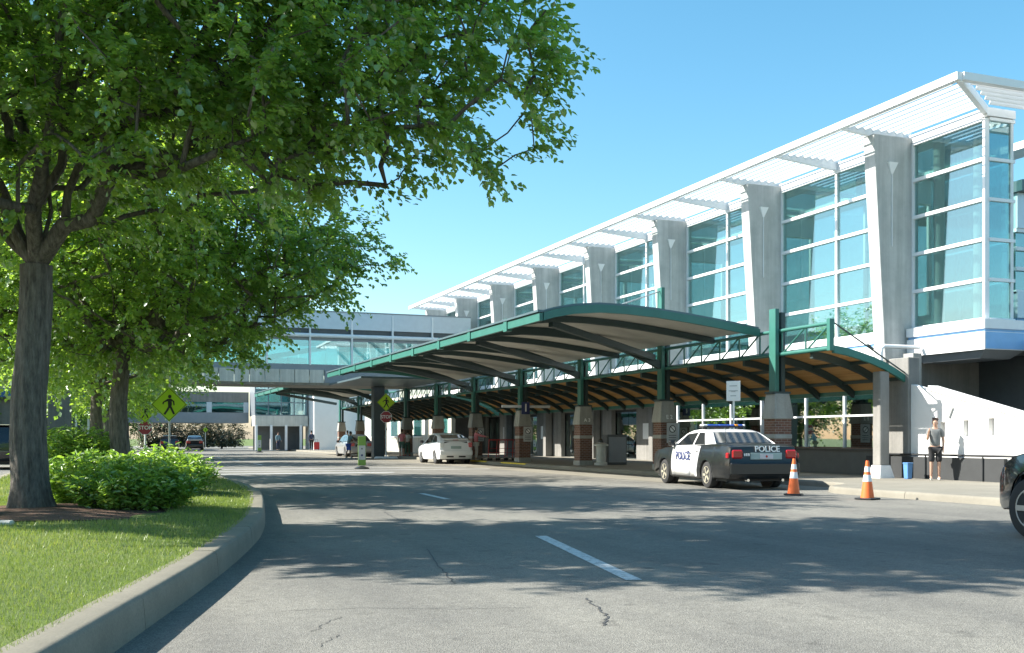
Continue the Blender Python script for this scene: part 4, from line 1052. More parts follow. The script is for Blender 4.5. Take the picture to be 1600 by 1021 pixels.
def vehicle(name, label, loc, heading, spec, body_mat, group=None):
    """heading: radians clockwise from +Y"""
    root = thing(name, label, 'car', loc, -heading, group)
    S = spec; hw = S['W']/2
    def wf(y, z):
        f = 1.0
        e = .55
        if y < e: f -= S.get('tr', .10)*((e-y)/e)**2
        if y > S['L']-e*1.5: f -= S.get('tf', .16)*((y-(S['L']-e*1.5))/(e*1.5))**2
        b = S['belt']
        if z > .62: f -= .085*((z-.62)/(b-.62))**2 if z < b+.05 else .085
        if z < .5: f -= .05*((.5-z)/.3)**2
        return f
    body = bm_obj(shell(S['outline'], hw, wf), 'body', body_mat, root)
    def gw(y, z):
        t = (z-S['belt']+.05)/(S['H']-S['belt']+.05); return 1 - S.get('tumble', .27)*max(0, t)**1.15
    gh = bm_obj(shell(S['green'], hw*.91, gw, inset=.025, crown=.015), 'cabin', S.get('cabin', body_mat), root)
    def gp(y, z, s=1, off=.006): return (s*(hw*.91*gw(y, z)+off), y, z)
    for s in (-1, 1):
        for w in S['sidewin']: MB().slab([gp(y, z, s, .0) for y, z in w], (s*.014, 0, 0)).build('side_window', 'car_glass', root)
    def endglass(a, b, nm, sgn, k0=.90, k1=.86):
        (ya, za), (yb, zb) = a, b
        d = Vector((0, yb-ya, zb-za)).normalized(); nrm = Vector((0, -d.z, d.y)); nrm = nrm if nrm.z > 0 else -nrm
        xa, xb = hw*.91*gw(ya, za)*k0, hw*.91*gw(yb, zb)*k1
        MB().slab([(-xa, ya, za+.012), (xa, ya, za+.012), (xb, yb, zb+.012), (-xb, yb, zb+.012)], nrm*.012).build(nm, 'car_glass', root)
    endglass(*S['rearwin'], 'rear_window', -1); endglass(*S['frontwin'], 'windscreen', 1)
    MB().box(-hw*.86, hw*.86, .35, S['L']-.4, .2, .42).build('underbody', 'trim', root)
    for y in S['axles']:
        for s in (-1, 1):
            wheel(root, s*(hw-.12), y, S['wr'], .21, S.get('rim', 'rim_grey'), s, S.get('steer', 0) if y > S['L']/2 else 0)
            m = MB().lathe([(S['wr']*1.12, -.02), (S['wr']*1.12, .02)], 20, (s*(hw-.3), y, .33), 'X'); m.build('wheel_well', 'trim', root)
    for s in (-1, 1):
        MB().box(s*(hw*.9)-.02, s*(hw*.9)+s*.20, S['mirror'][0]-.06, S['mirror'][0]+.09, S['mirror'][1]-.06, S['mirror'][1]+.09).build('wing_mirror', S.get('mirror_mat', 'trim'), root, bevel=.03)
    return root, hw, wf, gp
def rear_box(root, name, x0, x1, z0, z1, y, mat, d=.03, bev=.01):
    return MB().box(x0, x1, y-d, y+d, z0, z1).build(name, mat, root, bevel=bev)
# saloon outline
ol = [(.10,.27),(.02,.36),(.0,.5),(.02,.62),(.07,.70),(.06,.86),(.10,1.03),(.20,1.075),(.6,1.10),(1.15,1.11),(2.4,1.07),(3.75,1.03),(4.3,.99),(4.8,.93),(5.15,.85),(5.30,.74),(5.37,.6),(5.38,.42),(5.30,.27)]
sedan = dict(L=5.38, W=1.96, H=1.49, belt=1.05, wr=.335, axles=(1.30, 4.21), mirror=(3.55, 1.10),
             outline=ol + arch(4.21, .385, .24)[::1] + [(3.7,.22),(1.9,.22)] + arch(1.30, .385, .25) + [(.8,.27)],
             green=[(1.0,1.05),(1.15,1.10),(1.72,1.40),(2.05,1.465),(2.5,1.485),(2.85,1.455),(3.15,1.38),(3.85,1.02)],
             sidewin=[[(1.62,1.10),(2.30,1.08),(2.30,1.40),(1.98,1.395)], [(2.40,1.08),(3.50,1.06),(3.03,1.36),(2.40,1.40)]],
             rearwin=((1.18,1.115),(1.70,1.385)), frontwin=((3.80,1.045),(3.16,1.37)), tumble=.28)
pol = dict(sedan); pol.update(cabin='car_white', rim='rim_tan', mirror_mat='car_black', steer=0.0)
HD = math.radians(8.5)
pc, hw, wf, gp = vehicle('police_car', 'black and white police car with blue roof light bar parked behind the cones', (14.88, 21.45, 0), HD, pol, 'car_black')
# white doors
for s in (-1, 1):
    for (ya, yb) in ((1.78, 2.34), (2.36, 3.62)):
        P = []
        zs = [.27, .45, .62, .8, .98, 1.05]
        m = MB()
        rows_ = [[(s*(hw*wf(y, z)*(1.0)+.004), y, z) for z in zs] for y in np.linspace(ya, yb, 5)]
        rows_[0] = [(s*(hw*wf(ya+(.14 if z < .7 and ya < 2 else 0), z)+.004), ya+(.16*max(0, (.72-z)/.45) if ya < 2 else 0), z) for z in zs]
        m.sheet(rows_); o = m.build('door', 'car_white', pc, smooth=40)
        md = o.modifiers.new('thickness', 'SOLIDIFY'); md.thickness = .014; md.offset = 0
        MB().box(s*(hw*wf(yb-.15, .9))+(-.012 if s > 0 else -.012), s*(hw*wf(yb-.15, .9))+.012+s*.012, ya+.08, ya+.24, .90, .93).build('door_handle', 'trim', o)
    lm = Matrix.Translation((s*(hw+.019), 2.78, .78)) @ (Matrix.Rotation(-math.pi/2, 4, 'Z') if s < 0 else Matrix.Rotation(math.pi/2, 4, 'Z')) @ FACE_MY
    text_part('door_lettering', 'POLICE', .30, 'decal_blue', pc, lm, .004)
text_part('boot_lettering', 'POLICE', .20, 'sign_white', pc, Matrix.Translation((.08, .055, .985)) @ Matrix.Rotation(math.radians(-6), 4, 'X') @ FACE_MY, .003)
for s in (-1, 1):
    rear_box(pc, 'tail_light', min(s*.56, s*.84), max(s*.56, s*.84), .76, .97, .06, 'tail_red', .03, .03)
    rear_box(pc, 'side_marker', s*.88-.06, s*.88+.06, .76, .90, .15, 'tail_red', .06, .02)
rear_box(pc, 'plate_recess', -.36, .46, .735, .90, .058, 'plate_holder', .018, .01)
pp_ = rear_box(pc, 'number_plate', -.12, .22, .75, .87, .035, 'plate', .008, .003)
MB().lathe([(.03, .024), (.03, .03)], 12, (.05, 0, .81), 'Y').build('plate_emblem', 'tail_red', pp_)
for i, s_ in enumerate((-.515, -.46, -.405)): rear_box(pc, 'unit_mark', s_-.018, s_+.018, .82, .88, .045, 'sign_white', .012, .004)
rear_box(pc, 'bumper_strip', -.30, .86, .50, .56, .0, 'sign_red', .012, .004)
rear_box(pc, 'bumper', -.90, .90, .36, .66, .03, 'car_black', .055, .03)
for x in (-.45, .45): MB().tube([(x, .1, .24), (x, -.02, .24)], .035, 8).build('exhaust', 'chrome', pc)
MB().box(-.16, .16, .8, 1.0, .24, .34).build('axle', 'trim', pc)
lb = MB().box(-.60, .60, 2.33, 2.63, 1.53, 1.555).build('light_bar', 'trim', pc)
for i, (a, b, mt) in enumerate(((-.60, -.46, 'lamp_clear'), (-.455, -.16, 'beacon_blue'), (-.155, .155, 'beacon_blue'), (.16, .30, 'beacon_blue'), (.305, .40, 'amber'), (.405, .535, 'beacon_blue'), (.54, .60, 'lamp_clear'))):
    MB().box(a, b, 2.36, 2.60, 1.557, 1.615).build('lamp', mt, lb, bevel=.02)
for x in (-.5, .5): MB().box(x-.03, x+.03, 2.4, 2.56, 1.47, 1.53).build('bar_foot', 'trim', lb)
MB().tube([(-.55, 1.1, 1.12), (-.55, 1.0, 1.75)], .006, 5).build('aerial', 'trim', pc)
# silver estate-like saloon far away
sv = dict(L=4.5, W=1.8, H=1.5, belt=.98, wr=.32, axles=(.85, 3.5), mirror=(3.0, 1.02),
          outline=[(.10,.27),(.02,.36),(.0,.5),(.02,.64),(.06,.72),(.05,.86),(.12,1.0),(.35,1.03),(1.0,1.03),(2.6,.98),(3.2,.95),(3.8,.86),(4.25,.76),(4.42,.62),(4.48,.42),(4.40,.25)] + arch(3.5, .37, .23) + [(3.0,.2),(1.4,.2)] + arch(.85, .37, .24),
          green=[(.30,.98),(.42,1.03),(1.0,1.40),(1.4,1.48),(1.9,1.50),(2.4,1.46),(2.75,1.36),(3.35,.95)],
          sidewin=[[(.95,1.05),(1.75,1.03),(1.75,1.40),(1.25,1.395)], [(1.83,1.03),(2.95,1.0),(2.55,1.34),(1.83,1.40)]],
          rearwin=((.46,1.05),(.98,1.37)), frontwin=((3.28,.98),(2.78,1.33)), tumble=.26)
sc_, hw, wf, gp = vehicle('silver_car', 'silver saloon car stopped beside the stop sign on the post', (16.0, 68.6, 0), 0.0, sv, 'car_silver')
for s in (-1, 1): rear_box(sc_, 'tail_light', min(s*.42, s*.80), max(s*.42, s*.80), .72, .93, .06, 'tail_pink', .035, .03)
rear_box(sc_, 'number_plate', -.26, .26, .66, .78, .02, 'plate', .01, .003); rear_box(sc_, 'plate_recess', -.36, .36, .62, .84, .05, 'trim', .02, .01)
rear_box(sc_, 'bumper', -.82, .82, .34, .62, .02, 'car_silver', .05, .03)
# white liftback
hb = dict(L=4.45, W=1.75, H=1.5, belt=.98, wr=.315, axles=(.80, 3.50), mirror=(3.15, 1.05),
          outline=[(.12,.25),(.03,.34),(.0,.5),(.02,.66),(.06,.80),(.08,.98),(.12,1.06),(.5,1.08),(1.4,1.02),(2.8,.97),(3.3,.93),(3.8,.84),(4.2,.72),(4.38,.58),(4.43,.4),(4.35,.24)] + arch(3.5, .36, .22) + [(3.0,.2),(1.35,.2)] + arch(.80, .36, .23),
          green=[(.10,.98),(.14,1.10),(.45,1.24),(1.0,1.40),(1.6,1.49),(2.1,1.50),(2.5,1.43),(3.5,.94)],
          sidewin=[[(.75,1.08),(1.6,1.04),(1.6,1.40),(1.15,1.34)], [(1.68,1.04),(3.0,.99),(2.45,1.38),(1.68,1.42)]],
          rearwin=((.46,1.25),(1.0,1.395)), frontwin=((3.42,.97),(2.55,1.40)), tumble=.27)
wc, hw, wf, gp = vehicle('white_liftback', 'white liftback car waiting at the kerb by the luggage carts', (15.92, 48.3, 0), math.radians(2), hb, 'car_white')
MB().slab([(-.60, .095, .99), (.60, .095, .99), (.56, .135, 1.085), (-.56, .135, 1.085)], (0, -.012, 0)).build('lower_rear_window', 'car_glass', wc)
MB().box(-.62, .62, .10, .5, 1.175, 1.22).build('spoiler', 'car_white', wc, bevel=.012)
rear_box(wc, 'brake_lamp', -.14, .14, 1.155, 1.175, .11, 'tail_red', .012, .002)
for s in (-1, 1):
    rear_box(wc, 'tail_light', min(s*.62, s*.82), max(s*.62, s*.82), .80, 1.04, .10, 'tail_pink' if s > 0 else 'lamp_clear', .05, .03)
    rear_box(wc, 'bumper_vent', s*.30-.17, s*.30+.17, .33, .40, .02, 'trim', .02, .01)
rear_box(wc, 'number_plate', -.26, .26, .74, .87, .035, 'plate_holder', .012, .003)
rear_box(wc, 'bumper', -.82, .82, .42, .66, .02, 'car_white', .05, .03)
MB().tube([(.1, 1.3, 1.46), (.1, 1.2, 1.62)], .01, 5).build('aerial', 'trim', wc)
# dark sport utility entering at the right
su = dict(L=4.75, W=1.86, H=1.75, belt=1.14, wr=.385, axles=(.98, 3.78), mirror=(3.2, 1.22),
          outline=[(.08,.36),(.0,.5),(.0,.75),(.04,1.0),(.10,1.14),(.6,1.17),(2.0,1.15),(3.3,1.13),(3.9,1.09),(4.3,1.02),(4.55,.92),(4.68,.76),(4.73,.58),(4.70,.4),(4.6,.32)] + [(3.78+.46*math.cos(a), .385+.46*math.sin(a)) for a in np.linspace(-.1, math.pi+.1, 10)] + [(3.2,.28),(1.55,.28)] + [(.98+.46*math.cos(a), .385+.46*math.sin(a)) for a in np.linspace(-.1, math.pi+.1, 10)],
          green=[(.10,1.1),(.16,1.18),(.38,1.66),(.8,1.74),(1.6,1.76),(2.3,1.72),(2.6,1.64),(3.45,1.10)],
          sidewin=[[(.45,1.22),(1.2,1.2),(1.2,1.64),(.62,1.63)], [(1.27,1.2),(2.05,1.19),(2.05,1.65),(1.27,1.65)], [(2.12,1.19),(3.1,1.17),(2.5,1.6),(2.12,1.65)]],
          rearwin=((.20,1.22),(.36,1.62)), frontwin=((3.40,1.14),(2.64,1.62)), tumble=.2, steer=math.radians(14))
SH = math.radians(18)
sx_, sy_ = 10.60, 9.78                                   # front left wheel on the road
hd = Vector((math.sin(SH), math.cos(SH))); rt = Vector((math.cos(SH), -math.sin(SH)))
rear = Vector((sx_, sy_)) - hd*3.78 + rt*.93
sv_, hw, wf, gp = vehicle('dark_utility_vehicle', 'black sport utility vehicle entering at the right edge, front wheel showing', (rear.x, rear.y, 0), SH, su, 'car_dark')
for s in (-1, 1):
    MB().box(s*.62-.16, s*.62+.16, 4.5, 4.66, .72, .92).build('headlight', 'lamp_clear', sv_, bevel=.03)
    MB().box(s*.83-.03, s*.83+.03, 4.32, 4.46, .74, .88).build('marker_lamp', 'amber', sv_, bevel=.012)
    MB().box(s*.66-.12, s*.66+.12, -.02, .08, .8, 1.15).build('tail_light', 'tail_red', sv_, bevel=.02)
MB().box(-.45, .45, 4.66, 4.74, .45, .7).build('grille', 'trim', sv_, bevel=.02)
# more far vehicles
rd = dict(sv); rc, hw, wf, gp = vehicle('dark_grey_car', 'small dark car with red tail light far away by the lime crossing sign', (8.9, 112, 0), math.radians(3), rd, 'car_dark')
for s in (-1, 1): rear_box(rc, 'tail_light', min(s*.42, s*.82), max(s*.42, s*.82), .72, .98, .06, 'tail_red', .05, .03)
MB().box(-.7, .7, .05, .12, .98, 1.12).build('rear_spoiler', 'car_silver', rc, bevel=.02)
bk, hw, wf, gp = vehicle('black_estate', 'black sport utility vehicle parked at the far left edge', (-3.75, 46.0, 0), math.radians(-2), su, 'car_dark')
for s in (-1, 1): MB().box(s*.66-.12, s*.66+.12, -.02, .08, .8, 1.15).build('tail_light', 'tail_red', bk, bevel=.02)
MB().box(-.55, .55, .5, 2.4, 1.775, 1.80).build('roof_rack', 'chrome', bk)
r2, hw, wf, gp = vehicle('red_hatch', 'partly hidden dark car with lit rear behind the lime signs', (6.0, 104, 0), math.radians(3), dict(hb), 'car_dark')
for s in (-1, 1): rear_box(r2, 'tail_light', min(s*.5, s*.82), max(s*.5, s*.82), .72, .98, .06, 'tail_red', .05, .03)
r2.name = 'dark_hatchback'

# ------------------------------------------------------------------ signs, cones and street furniture
def diamond_sign(root, c, half, ry=0.0, mark=True):
    x, y, z = c
    pts = [(x-half, y, z), (x, y, z-half), (x+half, y, z), (x, y, z+half)]
    p = MB().slab(pts, (0, .012, 0)).build('sign_panel', 'sign_lime', root)
    # black rim line
    h2, h3 = half*.965, half*.925
    r = MB()
    for k in range(4):
        a, b = pts[k], pts[(k+1) % 4]
        q = lambda P, h: (x+(P[0]-x)*h/half, y-.003, z+(P[2]-z)*h/half)
        r.slab([q(a, h2), q(b, h2), q(b, h3), q(a, h3)], (0, .002, 0))
    r.build('border', 'sign_black', p)
    s = half/.54
    w = MB()
    def poly(P): w.slab([(x+a*s, y-.006, z+b*s) for a, b in P], (0, .005, 0))
    poly([(.02+.052*math.cos(t), .24+.058*math.sin(t)) for t in np.linspace(0, 2*math.pi, 14, endpoint=False)])
    poly([(-.055,.165),(.07,.175),(.085,.02),(.07,-.08),(-.03,-.08),(-.035,.05)])            # torso
    poly([(-.05,.165),(-.19,.07),(-.20,.0),(-.165,.0),(-.155,.05),(-.035,.10)])              # leading arm
    poly([(.06,.17),(.155,.10),(.165,-.03),(.13,-.035),(.115,.075),(.06,.11)])               # trailing arm
    poly([(.0,-.07),(.075,-.07),(.13,-.19),(.175,-.30),(.12,-.315),(.06,-.19)])              # rear leg
    poly([(-.03,-.07),(.04,-.07),(-.03,-.20),(-.115,-.33),(-.17,-.30),(-.09,-.18)])          # front leg
    w.build('walking_figure', 'sign_black', p)
    return p
rt_ = math.radians
s1 = thing('crossing_sign', 'lime diamond pedestrian sign on a post, nearest the bushes', 'sign', (2.05, 35.7, .2), -rt_(12))
diamond_sign(s1, (0, -.06, 2.14), .56)
MB().tube([(0, 0, 0), (0, 0, 3.05)], .035, 8).build('post', 'galvanised', s1, smooth=50)
MB().box(-.09, .09, -.1, .1, -.02, .12).build('footing', 'wall_concrete', s1)
def octagon(root, z, r, y=-.05):
    P = [(r*math.cos(math.pi/8+k*math.pi/4), y, z+r*math.sin(math.pi/8+k*math.pi/4)) for k in range(8)]
    b = MB().slab(P, (0, .012, 0)).build('stop_panel', 'sign_white', root)
    Q = [(a*.93, y-.004, z+(c-z)*.93) for a, _, c in P]
    MB().slab(Q, (0, .003, 0)).build('stop_face', 'sign_red', b)
    text_part('stop_lettering', 'STOP', r*.72, 'sign_white', b, Matrix.Translation((0, y-.006, z)) @ FACE_MY, .001)
def stop_post(label, loc, zd, zo, hd, base=True, rz=0):
    s = thing('stop_sign', label, 'sign', loc, rz)
    diamond_sign(s, (0, -.06, zd), hd); octagon(s, zo, .38)
    MB().tube([(0, 0, 0), (0, 0, zd+.2)], .045, 8).build('post', 'white_paint', s, smooth=50)
    if base: MB().frustum(0, 0, 0, .13, .75, .45, .65, .35).build('base', 'white_paint', s, bevel=.03)
stop_post('red stop sign under a lime diamond on a white post by the silver car', (16.3, 63.2, .0), 3.45, 2.55, .56, rz=-rt_(14))
stop_post('red stop sign under a lime diamond half hidden by the split trunk', (2.1, 57.2, .1), 2.5, 1.68, .56, False, -rt_(8))
s3 = thing('crossing_sign', 'tiny lime diamond sign far away against the olive hedge trees', 'sign', (11.0, 124, 0))
diamond_sign(s3, (0, -.06, 2.2), .3); MB().tube([(0, 0, 0), (0, 0, 2.6)], .04, 6).build('post', 'galvanised', s3)
def instreet(label, loc, h):
    s = thing('in_street_sign', label, 'sign', loc, -rt_(10))
    MB().lathe([(.30, 0), (.30, .04), (.16, .09), (.05, .12)], 16).build('rubber_base', 'black_metal', s)
    p = MB().box(-.16, .16, -.012, .012, .14, h).build('panel', 'marker_lime_shaded', s, bevel=.01)
    MB().box(-.14, .14, -.019, -.013, h*.28, h*.72).build('message_plate', 'sign_grey', p)
    MB().lathe([(.045, -.024), (.045, -.020)], 12, (0, 0, h*.42), 'Y').build('yield_mark', 'decal_blue', p)
    MB().lathe([(.03, -.024), (.03, -.020)], 12, (0, 0, h*.62), 'Y').build('figure_mark', 'sign_black', p)
instreet('lime in-street crosswalk marker on a rubber base in the middle of the road', (9.9, 42.3, 0), 1.32)
instreet('narrow green in-street marker far off before the stair tower', (12.9, 94, 0), 1.5)
# white notice on a post behind the police car
n_ = thing('notice_sign', 'white rectangular notice on a thin post behind the police car', 'sign', (16.7, 25.6, .15), -rt_(48))
MB().box(-.20, .20, -.05, -.03, 2.15, 2.72).build('panel', 'sign_white', n_, bevel=.006)
for z, w_ in ((2.58, .22), (2.44, .26), (2.42, .12), (2.30, .16)): MB().box(-w_/2, w_/2, -.056, -.051, z-.014, z+.014).build('print_line', 'sign_grey', n_)
MB().tube([(0, 0, 0), (0, 0, 2.7)], .028, 8).build('post', 'sign_white', n_, smooth=50)
# notices strapped to pedestals
for i, (k, z, lab) in enumerate(((1, 1.45, 'grey no parking notice on the pedestal left of the police car'), (3, 1.45, 'grey notice on the fourth pedestal by the trash can side'), (4, 1.45, 'grey notice on the pedestal behind the luggage carts'))):
    q = thing('pedestal_notice', lab, 'sign', (XC+.12, Y0+SP*k-.36, z), 0, 'notices on pedestals')
    MB().box(-.22, .22, -.01, .01, -.36, .33).build('panel', 'sign_grey', q, bevel=.004)
    MB().lathe([(.13, -.016), (.13, -.012)], 18, (0, 0, .12), 'Y').build('ring', 'sign_black', q)
    MB().lathe([(.10, -.020), (.10, -.017)], 18, (0, 0, .12), 'Y').build('disc', 'sign_white', q)
    MB().bar((-.08, -.022, .2), (.08, -.022, .04), .025, .004, up=(0, 1, 0)).build('slash', 'sign_black', q)
    for z2 in (-.1, -.18, -.26): MB().box(-.15, .15, -.016, -.011, z2-.012, z2+.012).build('print_line', 'dark_panel', q)
q = thing('lane_number_sign', 'dark blue sign with a white number one on the fourth column', 'sign', (XC-.02, Y0+SP*3-.42, 2.62), 0)
MB().box(-.2, .2, -.02, .02, -.26, .3).build('panel', 'decal_blue', q, bevel=.005)
text_part('numeral', '1', .5, 'sign_white', q, Matrix.Translation((0, -.024, .02)) @ FACE_MY, .002)
# traffic cones
def cone(label, loc, h, tilt):
    c = thing('traffic_cone', label, 'cone', loc, random.uniform(0, 1.5), 'cones behind the police car')
    MB().box(-.19, .19, -.19, .19, 0, .035).build('base', 'black_metal', c, bevel=.012)
    def r(t): return .135 - .105*t
    def seg(a, b, mt, nm, e=0): MB().lathe([(r(a)+e, .03+(h-.03)*a), (r(b)+e, .03+(h-.03)*b)], 24).build(nm, mt, c, smooth=40)
    seg(0, .44, 'cone_orange', 'body'); seg(.44, .62, 'cone_white', 'collar', .002); seg(.62, .70, 'cone_orange', 'body'); seg(.70, .84, 'cone_white', 'collar', .002); seg(.84, 1, 'cone_orange', 'body')
    c.rotation_euler[0] = tilt
random.seed(3)
cone('orange cone with two white bands standing alone right of the police car', (14.53, 17.4, .004), .79, .0)
cone('orange cone with white bands touching the police car bumper in view', (14.12, 19.3, .004), .80, .015)
# trash can, bins, cart rack
t = thing('trash_can', 'pale round litter bin with dome lid beside the third pedestal', 'trash can', (18.9, Y0+SP*2-.5, .15))
MB().lathe([(.27, 0), (.27, .1), (.20, .12), (.20, .78)], 20).build('body', 'bin_grey', t, smooth=40)
MB().lathe([(.31, .78), (.31, .85), (.25, .88), (.12, .93)], 20).build('lid', 'bin_grey', t, smooth=40)
MB().lathe([(.10, .93), (.09, 1.04), (.02, 1.08)], 14).build('ash_top', 'black_metal', t, smooth=40)
t = thing('utility_box', 'dark grey cabinet behind the pale litter bin', 'cabinet', (19.9, Y0+SP*2+.3, .15))
MB().box(-.45, .45, -.3, .3, 0, 1.25).build('body', 'dark_panel', t, bevel=.02); MB().box(-.4, .4, -.32, -.3, .1, 1.15).build('door', 'grey_panel', t)
t = thing('ticket_kiosk', 'grey kiosk with red screen deep under the canopy', 'kiosk', (21.4, Y0+SP*2-1.2, .15), -.2)
MB().box(-.3, .3, -.25, .25, 0, 1.15).build('body', 'grey_panel', t, bevel=.02); MB().box(-.22, .22, -.3, -.2, 1.15, 1.6).build('screen', 'sign_red', t, bevel=.02)
t = thing('recycling_bin', 'small blue bin against the rail left of the standing man', 'bin', (20.35, 22.75, .15))
MB().frustum(0, 0, 0, .40, .075, .075, .09, .09).build('body', 'bin_blue', t, bevel=.01); MB().box(-.1, .1, -.1, .1, .40, .44).build('lid', 'bin_blue', t, bevel=.01)
def cart(label, loc, rz):
    c = thing('luggage_cart', label, 'luggage cart', loc, rz, 'luggage carts in the rack')
    f = MB(); f.tube([(-.28, -.45, .18), (-.28, .45, .12)], .02, 6); f.tube([(.28, -.45, .18), (.28, .45, .12)], .02, 6)
    for y in (-.4, -.1, .2, .43): f.tube([(-.28, y, .16), (.28, y, .16)], .012, 5)
    f.build('platform', 'galvanised', c)
    b = MB(); b.tube([(-.28, -.45, .18), (-.28, -.55, 1.0), (.28, -.55, 1.0), (.28, -.45, .18)], .02, 6)
    for z in (.4, .6): b.tube([(-.28, -.5, z), (.28, -.5, z)], .012, 5)
    b.build('back_frame', 'cart_red', c)
    MB().tube([(-.30, -.58, 1.02), (.30, -.58, 1.02)], .028, 8).build('handle', 'cart_red', c)
    for x in (-.26, .26):
        for y in (-.4, .4): MB().lathe([(.07, -.015), (.07, .015)], 12, (x, y, .07), 'X').build('wheel', 'tyre', c)
for i in range(4): cart(('luggage cart in the rack by the white car, %s from the kerb' % ('first', 'second', 'third', 'fourth')[i]), (17.75+i*.42, 48.6, .15), .05)

# ------------------------------------------------------------------ people
DG = None
def skin_obj(name, verts, edges, rad, mat, parent, root_i=0, sub=2):
    me = bpy.data.meshes.new(name); me.from_pydata(verts, edges, []); me.update()
    o = bpy.data.objects.new(name, me); COL.objects.link(o)
    o.modifiers.new('skin', 'SKIN'); sv = me.skin_vertices[0].data
    for i, r in enumerate(rad): sv[i].radius = (r, r) if isinstance(r, (int, float)) else r; sv[i].use_root = (i == root_i)
    m = o.modifiers.new('sub', 'SUBSURF'); m.levels = m.render_levels = sub
    ev = o.evaluated_get(bpy.context.evaluated_depsgraph_get()); nm = bpy.data.meshes.new_from_object(ev)
    bpy.data.objects.remove(o)
    nm.materials.clear(); nm.materials.append(MATS[mat]); nm.polygons.foreach_set('use_smooth', [True]*len(nm.polygons))
    q = bpy.data.objects.new(name, nm); COL.objects.link(q); q.parent = parent
    return q
def person(label, loc, rz, H=1.65, top='cloth_grey', low='cloth_black', shoes='shoe_dark', skin='skin', stride=0.0, arms=((.0, .1), (.0, .1)), short=True, bare_leg=True, bend=0.0, hair='hair_dark', long_low=False):
    """faces -Y before rotation; arms: (swing forward of upper arm, elbow bend) left, right; stride in metres"""
    root = thing('person', label, 'person', loc, rz)
    k = H/1.75
    def P(*a): return tuple(c*k for c in a)
    fb = -bend
    V, E, R = [], [], []
    def v(p, r, q=None):
        V.append(P(*p)); R.append(r*k if isinstance(r, (int, float)) else (r[0]*k, r[1]*k))
        if q is not None: E.append((q, len(V)-1))
        return len(V)-1
    pel = v((0, 0, .94), (.135, .10)); wa = v((0, fb*.3, 1.10), (.125, .09), pel); ch = v((0, fb*.7, 1.30), (.15, .10), wa); sh = v((0, fb, 1.44), (.11, .08), ch)
    nk = v((0, fb*1.1-.01, 1.52), .052, sh); hd0 = v((0, fb*1.2-.025, 1.60), (.072, .082), nk); hd1 = v((0, fb*1.25-.02, 1.69), (.074, .088), hd0); v((0, fb*1.25-.015, 1.745), (.05, .06), hd1)
    ns = v((0, fb*1.2-.105, 1.625), .014, hd0)
    legs, armsI = [], []
    for s, st in ((-1, stride), (1, -stride)):
        hp = v((s*.095, 0, .88), .088, pel); kn = v((s*.10, -.03-st*.45, .49), .056, hp); an = v((s*.105, -st+.02, .085), .038, kn); to = v((s*.12, -st-.13, .035), .034, an)
        legs.append((hp, kn, an, to))
    for s, (sw, el) in ((-1, arms[0]), (1, arms[1])):
        s0 = v((s*.175, fb, 1.41), .058, sh); L1, L2 = .29, .25
        ex = (s*(.20+.03), fb - L1*math.sin(sw), 1.41-L1*math.cos(sw)); e0 = v(ex, .041, s0)
        a2 = sw+el; wx = (ex[0]-s*.02, ex[1]-L2*math.sin(a2), ex[2]-L2*math.cos(a2)); w0 = v(wx, .029, e0)
        dx = Vector((0, -math.sin(a2), -math.cos(a2))); pm = v(tuple(Vector(wx)+dx*.055), (.034, .018), w0)
        for j in range(4):
            off = Vector((0, (j-1.5)*.017*math.cos(a2), -(j-1.5)*.017*math.sin(a2))); b = Vector(wx)+dx*.095+off
            f1 = v(tuple(b), .0095, pm); v(tuple(b+dx*(.055-.006*abs(j-1.3))+Vector((-s*.012, 0, 0))), .008, f1)
        tb = v(tuple(Vector(wx)+dx*.05+Vector((-s*.01, -.035, .0))), .010, pm); v(tuple(Vector(wx)+dx*.085+Vector((-s*.02, -.045, 0))), .009, tb)
        armsI.append((s0, e0, w0))
    skin_obj('body', V, E, R, skin, root, 0)
    # shirt
    def g(i): return V[i]
    sv = [g(pel), g(wa), g(ch), g(sh)]; sv[0] = (sv[0][0], sv[0][1], sv[0][2]+.0); sr = [(.165*k, .125*k), (.155*k, .118*k), (.175*k, .125*k), (.115*k, .09*k)]; se = [(0, 1), (1, 2), (2, 3)]
    for (a, b, c) in armsI:
        i0 = len(sv); sv.append(g(a)); sr.append(.075*k); se.append((3, i0))
        mid = tuple(np.array(g(a))*(.35 if short else 0)+np.array(g(b))*(.65 if short else 1)); sv.append(mid); sr.append(.062*k); se.append((i0, i0+1))
        if not short: sv.append(g(c)); sr.append(.045*k); se.append((i0+1, i0+2))
    skin_obj('shirt', sv, se, sr, top, root, 0)
    tv = [g(pel)]; tr_ = [(.155*k, .122*k)]; te = []
    for (hp, kn, an, to) in legs:
        i0 = len(tv); tv.append(g(hp)); tr_.append(.108*k); te.append((0, i0)); tv.append(g(kn)); tr_.append((.082 if not bare_leg else .09)*k); te.append((i0, i0+1))
        if not bare_leg:
            tv.append(tuple(np.array(g(an))+[0, 0, .03])); tr_.append(.066*k); te.append((i0+1, i0+2))
    skin_obj('trousers' if not bare_leg else 'shorts', tv, te, tr_, low, root, 0)
    for (hp, kn, an, to) in legs:
        skin_obj('shoe', [tuple(np.array(g(an))*[1, 1, .6]+[0, .03, 0]), tuple(np.array(g(an))*[1, 1, .5]+[0, -.05, 0]), g(to)], [(0, 1), (1, 2)], [.046*k, .045*k, .04*k], shoes, root, 0, 1)
    hv = [tuple(np.array(g(hd1))+[0, .03*k, .0]), tuple(np.array(g(hd1))+[0, .012*k, .05*k]), tuple(np.array(g(hd0))+[0, .045*k, .02*k])]
    skin_obj('hair', hv, [(0, 1), (0, 2)], [.080*k, .070*k, .055*k], hair, root, 0)
